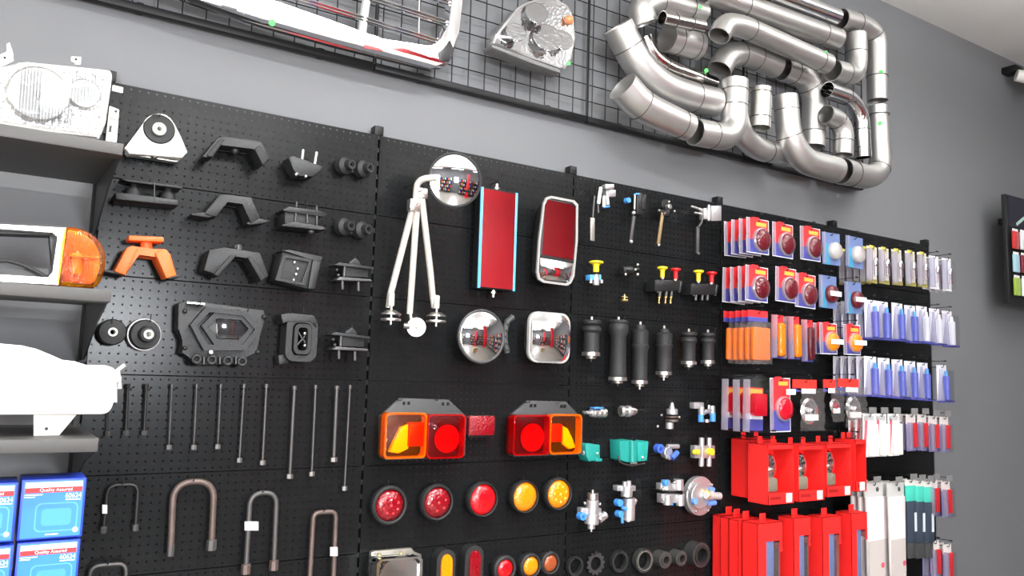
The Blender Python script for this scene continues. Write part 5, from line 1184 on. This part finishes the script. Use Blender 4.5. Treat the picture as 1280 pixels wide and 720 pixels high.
        build(MB().box((.016, -.02, -.135), (.075, .034, .1), bev=.006), 'lamp_lens', MATS['cherry_lens'] if 'cherry_lens' in MATS else M('cherry_lens', (196, 8, 34), .15, coat=.6), t)
        build(MB().box((x0 + .002, -.02, -h * .54), (.004, .038, h * .88), bev=.001), 'blister_edge', frost, t)
        build(MB().ext(o, .04, .0405), 'clam_front', blister, t)
    elif st in ('clearbag', 'smallbag'):
        build(MB().ext([(x0, -.04), (x1, -.04), (x1, 0), (x0, 0)], -.002, .002), 'red_header', M('bright_red_header', (236, 52, 44), .45), t); build(MB().ext([(x0, -.06), (x0 + w * .4, -.055), (x0, -.04)], -.002, .0025), 'blue_print', bluepack, t)
        build(rect(x0 + w * .35, -.065, x1 - .01, -.042, -.004, -.002), 'price_label', white, t)
        build(MB().lathe([(w * .34, -.006), (w * .36, .004), (w * .3, .014), (w * .16, .006), (0, .004)], (0, -.02, -h * .62), (0, -1, 0), 28), 'lamp_reflector', chrome, t)
        build(MB().sph((0, -.03, -h * .62), .016), 'bulb', M('red_bulb', (150, 40, 60), .2) if st == 'smallbag' else chrome, t)
        build(rect(x0 + w * .25, -h * .8, x1 - w * .2, -h * .68, -.036, -.034), 'white_label', white, t)
        mb = MB(); g = []
        for i in range(9): g.append([mb.bm.verts.new((x0 + w * i / 8, -.038 - .012 * random.random(), -.04 - (h - .04) * j / 10)) for j in range(11)])
        for i in range(8):
            for j in range(10): mb.bm.faces.new((g[i][j], g[i + 1][j], g[i + 1][j + 1], g[i][j + 1]))
        build(mb, 'bag_film', bagp, t, ang=80)
    elif st in ('bulb', 'white_bulb'):
        build(rect(x0, -h, x1, 0, -.001, 0), 'card', M('ivory_card', (214, 206, 196), .5) if st == 'bulb' else white, t)
        if st == 'bulb':
            build(rect(x0 + .02, -.02, x1 - .02, 0.006, -.004, -.001, .002), 'yellow_tab', M('olive_yellow_print', (206, 196, 84), .5), t); build(rect(x0, -h, x1, -h + .02, -.004, -.001), 'olive_strip', M('olive_print', (150, 140, 70), .5), t)
        build(MB().sph((.008, -.018, -h * .45), (.018, .014, .03)).cyl((.008, -.018, -h * .45), (.008, -.018, -h * .8), .012, n=14), 'bulb', chrome, t)
        build(MB().box((x0 + .006, -.014, -h * .52), (.014, .028, h * .9), bev=.002), 'blister_edge', frost, t); build(MB().box((.01, -.018, -h * .52), (w * .6, .034, h * .86), bev=.01), 'blister_dome', blister, t)
    elif st in ('tube', 'wtube'):
        build(rect(x0, -h, x1, 0, -.001, 0), 'card', M('white_grey_card', (214, 214, 222), .5), t)
        build(MB().cyl((.012, -.02, -h * .96), (.012, -.02, -h * .3), .018, n=18, ch=.003), 'bottle', M('violet_blue_bottle', (96, 106, 188), .35) if st == 'tube' else M('white_bottle', (222, 224, 228), .4), t)
        build(MB().cyl((.012, -.02, -h * .3), (.012, -.02, -h * .16), .010, .007, 16), 'nozzle', skyl if st == 'tube' else white, t)
        mb = MB(); mb.add([V((x0, -.001, -h)), V((x0 + .004, -.001, -h)), V((x0 + .004, -.04, -h)), V((x0, -.04, -h)), V((x0 + .03, -.001, -.02)), V((x0 + .034, -.001, -.02)), V((x0 + .034, -.012, -.02)), V((x0 + .03, -.012, -.02))], [(0, 1, 2, 3), (4, 5, 6, 7), (0, 1, 5, 4), (1, 2, 6, 5), (2, 3, 7, 6), (3, 0, 4, 7)])
        build(mb, 'blister_edge', frost, t); build(rect(x0, -h - .003, x1, -h + .006, -.042, 0), 'blue_tray', bluepack, t); build(rect(x0 + .004, -h, x1, -.03, -.042, -.0415), 'blister_front', blister, t)
    elif st == 'sleeve':
        build(rect(x0, -h, x1, 0, -.001, 0), 'card', white, t); build(MB().ext([(x0, -h * .95), (x0 + .02, -h * .95), (x0 + .04, -.04), (x0 + .02, -.02)], .001, .003), 'pink_print', M('pink_red_print', (214, 90, 108), .5), t)
        build(MB().ext([(x0 + .03, -h * .97), (x1 - .004, -h * .97), (x1 - .004, -.05), (x0 + .055, -.05)], .004, .026, .004), 'white_tube', whitep, t); build(rect(x0 + .01, -.035, x1 - .01, -.012, -.003, -.001), 'small_print', M('grey_print', (190, 190, 190), .6), t)
    elif st == 'redsmall':
        build(rect(x0, -.05, x1, 0, -.001, 0), 'card_header', M('pale_grey_header', (214, 210, 208), .5), t); build(rect(x0, -h, x1, -.05, -.001, 0), 'card', M('violet_grey_card', (130, 126, 172), .5), t)
        build(rect(x0 + w * .55, -h * .9, x1 - .006, -.045, -.018, -.001, .003), 'red_piece', redpack, t); build(rect(x0 + .006, -h * .95, x0 + .022, -.04, -.026, -.001, .002), 'blister_edge', frost, t); build(rect(x0, -h, x1, -.04, -.028, -.0275), 'blister_front', blister, t)
    elif st == 'sock':
        build(rect(x0, -.07, x1, 0, -.003, .003), 'clear_header', M('grey_clear_header', (196, 196, 194), .3), t); build(MB().di if False else MB().cyl((w * .2, -.003, -.035), (w * .2, -.0042, -.035), .012, n=14), 'hang_hole', M('dark_print', (70, 74, 74), .6), t)
        build(MB().ext([(x0 + .004, -h), (x1 - .03, -h), (x1 - .01, -h * .86), (x1 - .016, -h * .7), (x1 - .004, -.07), (x0, -.07)], -.002, .014, .005), 'white_pouch', M('soft_white_pouch', (228, 220, 220), .6), t)
        build(rect(x0 + .004, -h * .98, x1 - .02, -h * .54, -.0165, -.0138), 'grey_window', M('warm_grey_window', (196, 188, 184), .5), t); build(MB().cyl((x1 - .035, -.014, -h * .78), (x1 - .035, -.0178, -h * .78), .014, n=14), 'red_mark', MATS['pink_red_print'], t)
    elif st == 'stem':
        build(rect(x0, -.03, x1, 0, -.002, .002), 'hanger_tab', whitep, t); build(rect(x0, -.11, x1, -.03, -.008, .002, .002), 'teal_header', M('bright_teal_print', (70, 196, 176), .45), t)
        build(rect(x0, -h * .8, x1, -.11, -.014, .002, .004), 'dark_sleeve', M('slate_print', (52, 62, 76), .45), t); build(rect(x0 + .006, -h, x1 - .006, -h * .8, -.01, .002, .003), 'grey_end', gplast, t); build(rect(x1 - .026, -h * .66, x1 - .006, -h * .42, -.0155, -.0138), 'pale_label', M('pale_label', (206, 218, 224), .5), t)
    PROTO[st] = [t, w, h, False]; return PROTO[st]
def pack(st, X, Z, d, label, group, rz=0., ry=0.):
    p = PROTO.get(st) or proto_pack(st); loc = V((X, -d, Z)); rot = Euler((0, ry, rz))
    if not p[3]:
        p[3] = True; o = p[0]; o.location = loc; o.rotation_euler = rot
    else: o = copy_tree(p[0], loc, None, rot)
    o['label'] = label; o['group'] = group; return o
def longhook(X, Z, d, lab, tagged=False):
    mb = MB(); mb.tube([(X, .01, Z), (X, -d, Z), (X, -d - .004, Z + .016)], .0024, 6); mb.tube([(X, .01, Z + .03), (X, -d - .01, Z + .034)], .0018, 6)
    t = thing('peg_hook', lab, 'hook', (X, 0, Z), 'long peg hooks of the packs')
    build(mb, 'wire', blackp, t)
    if tagged: build(MB().box((X, -d - .012, Z + .03), (.06, .003, .03)), 'price_holder', M('clear_grey_holder', (120, 120, 120), .3), t)
    else: build(MB().box((X, -d - .012, Z + .034), (.022, .003, .008)), 'end_tip', blackp, t)
OFF = lambda: random.uniform(-.035, .035)
def row(rowname, group, items, dlast, step=.045, lab=None, tagged=False):
    """items: (style, px left, py top, number in the stack, words)"""
    for k, (st, px, py, n, words) in enumerate(items):
        p = PROTO.get(st) or proto_pack(st); a = W(px, py, dlast); X = a.x + p[1] / 2; Z = a.z
        for j in range(n):
            where = ('foremost' if n > 1 else 'alone') if j == n - 1 else '%s from the board' % NORD[j]
            pack(st, X, Z, dlast - step * (n - 1 - j), '%s, %s, %s hook, %s' % (words, rowname, NORD[k], where), group, OFF() * .6, OFF() * .7)
        longhook(X, Z - .012, dlast + .012, 'long black peg hook, %s hook of the %s' % (NORD[k], rowname), tagged)
row('top blister row', 'round lamp packs', [('redround', 933, 271, 4, 'dark red round lamp pack'), ('redround', 965, 277, 1, 'dark red round lamp pack'), ('redround', 1000, 282, 1, 'dark red round lamp pack'), ('blueround', 1027, 289, 1, 'pale blue pearl lamp pack'), ('blueround', 1057, 294, 1, 'pale blue pearl lamp pack')], .24)
row('second blister row', 'round lamp packs', [('redround', 932, 331, 4, 'dark red round lamp pack'), ('redround', 969, 333, 1, 'dark red round lamp pack'), ('redround', 994, 341, 1, 'dark red round lamp pack'), ('bluered', 1023, 343, 1, 'pale blue pack with labelled red lamp'), ('bluered', 1055, 351, 1, 'pale blue pack with labelled red lamp')], .24)
row('third blister row', 'lens packs of the third row', [('orangebag', 935, 387, 5, 'crinkled orange lens bag'), ('amberstrip', 964, 393, 1, 'long amber lens pack'), ('amberstrip', 984, 395, 2, 'long amber lens pack'), ('darkstrip', 1001, 399, 1, 'long dark red lens pack'), ('amberround', 1024, 403, 2, 'round amber lens pack'), ('amberround', 1054, 405, 1, 'round amber lens pack')], .24, .036)
row('fourth blister row', 'clamshells of the fourth row', [('clam', 929, 467, 3, 'red rectangular lamp clamshell'), ('redround2', 962, 472, 1, 'oval cherry red lamp pack'), ('clearbag', 991, 474, 1, 'chrome lamp clear bag'), ('smallbag', 1029, 474, 1, 'small red bulb bag'), ('clearbag', 1047, 473, 1, 'chrome lamp clear bag')], .25, .062)
R5 = 'bulb packs row '
row('top bulb row', 'narrow packs of the top bulb row', [('bulb', 1083, 307, 5, 'ivory and olive bulb pack'), ('bulb', 1098, 309, 1, 'ivory and olive bulb pack'), ('bulb', 1114, 311, 1, 'ivory and olive bulb pack'), ('bulb', 1131, 313, 1, 'ivory and olive bulb pack'), ('bulb', 1146, 315, 1, 'ivory and olive bulb pack'), ('white_bulb', 1161, 319, 2, 'white bulb pack'), ('white_bulb', 1177, 322, 3, 'white bulb pack')], .24, .04)
row('second bulb row', 'tube packs', [('tube', 1080, 374, 5, 'white violet bottle pack'), ('tube', 1095, 376, 1, 'white violet bottle pack'), ('tube', 1114, 378, 1, 'white violet bottle pack'), ('tube', 1130, 381, 1, 'white violet bottle pack'), ('wtube', 1145, 382, 1, 'white bottle pack'), ('wtube', 1161, 385, 1, 'white bottle pack'), ('wtube', 1177, 388, 1, 'white bottle pack')], .24, .045)
row('third bulb row', 'tube packs', [('tube', 1080, 445, 5, 'white violet bottle pack'), ('tube', 1097, 447, 1, 'white violet bottle pack'), ('tube', 1114, 449, 1, 'white violet bottle pack'), ('tube', 1130, 451, 1, 'white violet bottle pack'), ('tube', 1146, 453, 1, 'white violet bottle pack'), ('tube', 1170, 456, 1, 'white violet bottle pack')], .24, .045)
row('fourth bulb row', 'packs of the fourth bulb row', [('sleeve', 1078, 517, 3, 'white and pink tube card'), ('sleeve', 1093, 517, 1, 'white and pink tube card'), ('sleeve', 1109, 517, 1, 'white and pink tube card'), ('redsmall', 1132, 518, 3, 'small red and white pack'), ('redsmall', 1146, 518, 2, 'small red and white pack'), ('redsmall', 1160, 520, 2, 'small red and white pack'), ('redsmall', 1174, 521, 2, 'small red and white pack')], .24, .04, None, True)
row('fifth bulb row', 'packs of the fifth bulb row', [('sock', 1080, 604, 3, 'long white pouch'), ('sock', 1108, 604, 3, 'long white pouch'), ('stem', 1131, 600, 2, 'dark teal-topped sleeve'), ('stem', 1142, 601, 1, 'dark teal-topped sleeve'), ('stem', 1153, 602, 1, 'dark teal-topped sleeve'), ('redsmall', 1160, 600, 3, 'small red and white pack'), ('redsmall', 1176, 602, 3, 'small red and white pack')], .22, .04, None, True)
row('sixth bulb row', 'packs of the sixth bulb row', [('redsmall', 1162, 677, 2, 'small red and white pack'), ('redsmall', 1178, 681, 3, 'small red and white pack')], .22, .04)
# ---- red window boxes
def winbox(label, px, pyt, pyb, w, d1, dep, lamp=True):
    a = W(px, pyt, d1); z1 = a.z; z0 = W(px, pyb, d1).z; x0, x1 = a.x, a.x + w; h = z1 - z0
    t = thing('lamp_carton', label, 'carton', ((x0 + x1) / 2, -d1 + dep / 2, z0), 'red open window cartons')
    O = lambda x, y, z, sx, sy, sz: MB().box((x, y, z), (sx, sy, sz), bev=.0008)
    cx, cy, cz = (x0 + x1) / 2, -d1 + dep / 2, (z0 + z1) / 2
    mb = MB(); mb.box((x0 + .001, cy, cz), (.002, dep, h)); mb.box((x1 - .001, cy, cz), (.002, dep, h)); mb.box((cx, -d1 + dep - .001, cz), (w, .002, h)); mb.box((cx, cy, z1 - .001), (w, dep, .002)); mb.box((cx, cy, z0 + .001), (w, dep, .002))
    mb.box((cx, -d1 + .001, z0 + h * .1), (w, .002, h * .2)); mb.box((cx, -d1 + .001, z1 - h * .04), (w, .002, h * .08))
    build(mb, 'carton', redcard, t)
    mb = MB()
    for k in (.25, .75): mb.box((x0 + w * k, -d1 + dep * .7, z1 + .014), (.03, .004, .034), bev=.004)
    build(mb, 'hang_tab', redcard, t)
    build(O(x1 - .035, -d1 - .0006, z0 + h * .1, .04, .001, .04), 'price_label', white, t)
    mb = MB(); [mb.box((x0 + .02 + k * .012, -d1 - .0004, z0 + h * .11), (.008, .0008, .014)) for k in range(6)]; build(mb, 'dark_lettering', M('dark_red_print', (120, 16, 18), .5), t)
    if lamp:
        rr = w * .34; build(MB().lathe([(rr * .9, -.02), (rr, 0), (rr * .7, .008), (0, .01)], (cx - w * .1, cy, cz + h * .1), (-.2, -1, 0), 26, sx=.8), 'lamp_reflector', chrome, t)
        build(MB().sph((cx - w * .1, cy - .014, cz + h * .06), (.03, .014, .012)), 'bulb', steel, t)
        build(MB().box((cx - w * .12, cy, cz - h * .2), (w * .5, dep * .4, h * .24), bev=.01), 'lamp_base', M('grey_brown_plastic', (120, 116, 100), .5), t)
winbox('red open window carton at the front of the first hook, with a chrome lamp inside', 960, 556, 632, .175, .29, .115)
winbox('red open window carton behind the front one on the first hook', 939, 550, 624, .175, .165, .12)
winbox('red open window carton with a chrome lamp inside, second along the row', 998, 557, 628, .185, .29, .115)
winbox('red open window carton with a chrome lamp inside, third along the row', 1033, 555, 622, .19, .29, .115)
winbox('red open window carton, last along the row', 1069, 550, 615, .085, .29, .115, False)
for px, k in ((972, 'first'), (1012, 'second'), (1048, 'third'), (1076, 'last')): a = W(px, 552, .29); longhook(a.x, a.z + .012, .26, 'long peg hook of the %s red window carton' % k)
def tallbox(label, px, pyt, w, d1, dep, win=True):
    a = W(px, pyt, d1); z1 = a.z; h = .42; z0 = z1 - h; x0, x1 = a.x, a.x + w; cx = (x0 + x1) / 2; cy = -d1 + dep / 2
    t = thing('sponge_carton', label, 'carton', (cx, cy, z0), 'tall red cartons of blue sponge')
    mb = MB(); mb.box((x0 + .001, cy, z0 + h / 2), (.002, dep, h)); mb.box((x1 - .001, cy, z1 - .06), (.002, dep, .12)); mb.box((cx, -d1 + dep - .001, z0 + h / 2), (w, .002, h)); mb.box((cx, cy, z1 - .001), (w, dep, .002)); mb.box((cx, cy, z0 + .001), (w, dep, .002))
    mb.box((cx, -d1 + .001, z1 - .04), (w, .002, .08)); mb.box((x0 + w * .17, -d1 + .001, z0 + h / 2 - .04), (w * .34, .002, h - .08))
    mb.box((x1 - w * .06, -d1 + .001, z1 - .105), (w * .12, .002, .05))
    build(mb, 'carton', redcard, t)
    mb = MB(); mb.box((cx, cy, z1 + .016), (.04, .004, .036), bev=.004); build(mb, 'hang_tab', redcard, t)
    build(MB().box((x0 + w * .46, cy - .004, z0 + h / 2 - .03), (w * .5, dep * .8, h - .07), bev=.012), 'sponge', foam, t)
    build(MB().box((x0 + w * .58, cy - .001, z0 + h / 2 - .04), (w * .72, dep * .93, h - .09), bev=.01), 'plastic_wrap', bagp, t)
tallbox('tall red carton of blue sponge at the front of the first hook', 947, 655, .165, .29, .085)
tallbox('tall red carton of blue sponge behind the front one on the first hook', 923, 651, .16, .19, .055)
tallbox('tall red carton of blue sponge third from the front on the first hook', 911, 648, .16, .13, .05)
tallbox('tall red carton of blue sponge nearest the board on the first hook', 901, 645, .16, .075, .05)
tallbox('tall red carton of blue sponge, second along the row', 992, 648, .12, .29, .085)
tallbox('tall red carton of blue sponge, third along the row', 1028, 647, .14, .29, .085)
tallbox('tall red carton of blue sponge, last along the row next to the white pouches', 1064, 642, .125, .29, .085)
# ================================================================ look
S.view_settings.view_transform = 'Standard'; S.view_settings.look = 'None'; S.view_settings.gamma = 1; S.view_settings.use_curve_mapping = False
S.view_settings.exposure = EXPO
S.cycles.max_bounces = 8; S.cycles.diffuse_bounces = 4; S.cycles.glossy_bounces = 5; S.cycles.transparent_max_bounces = 24; S.cycles.sample_clamp_indirect = 6
S.cycles.use_denoising = True
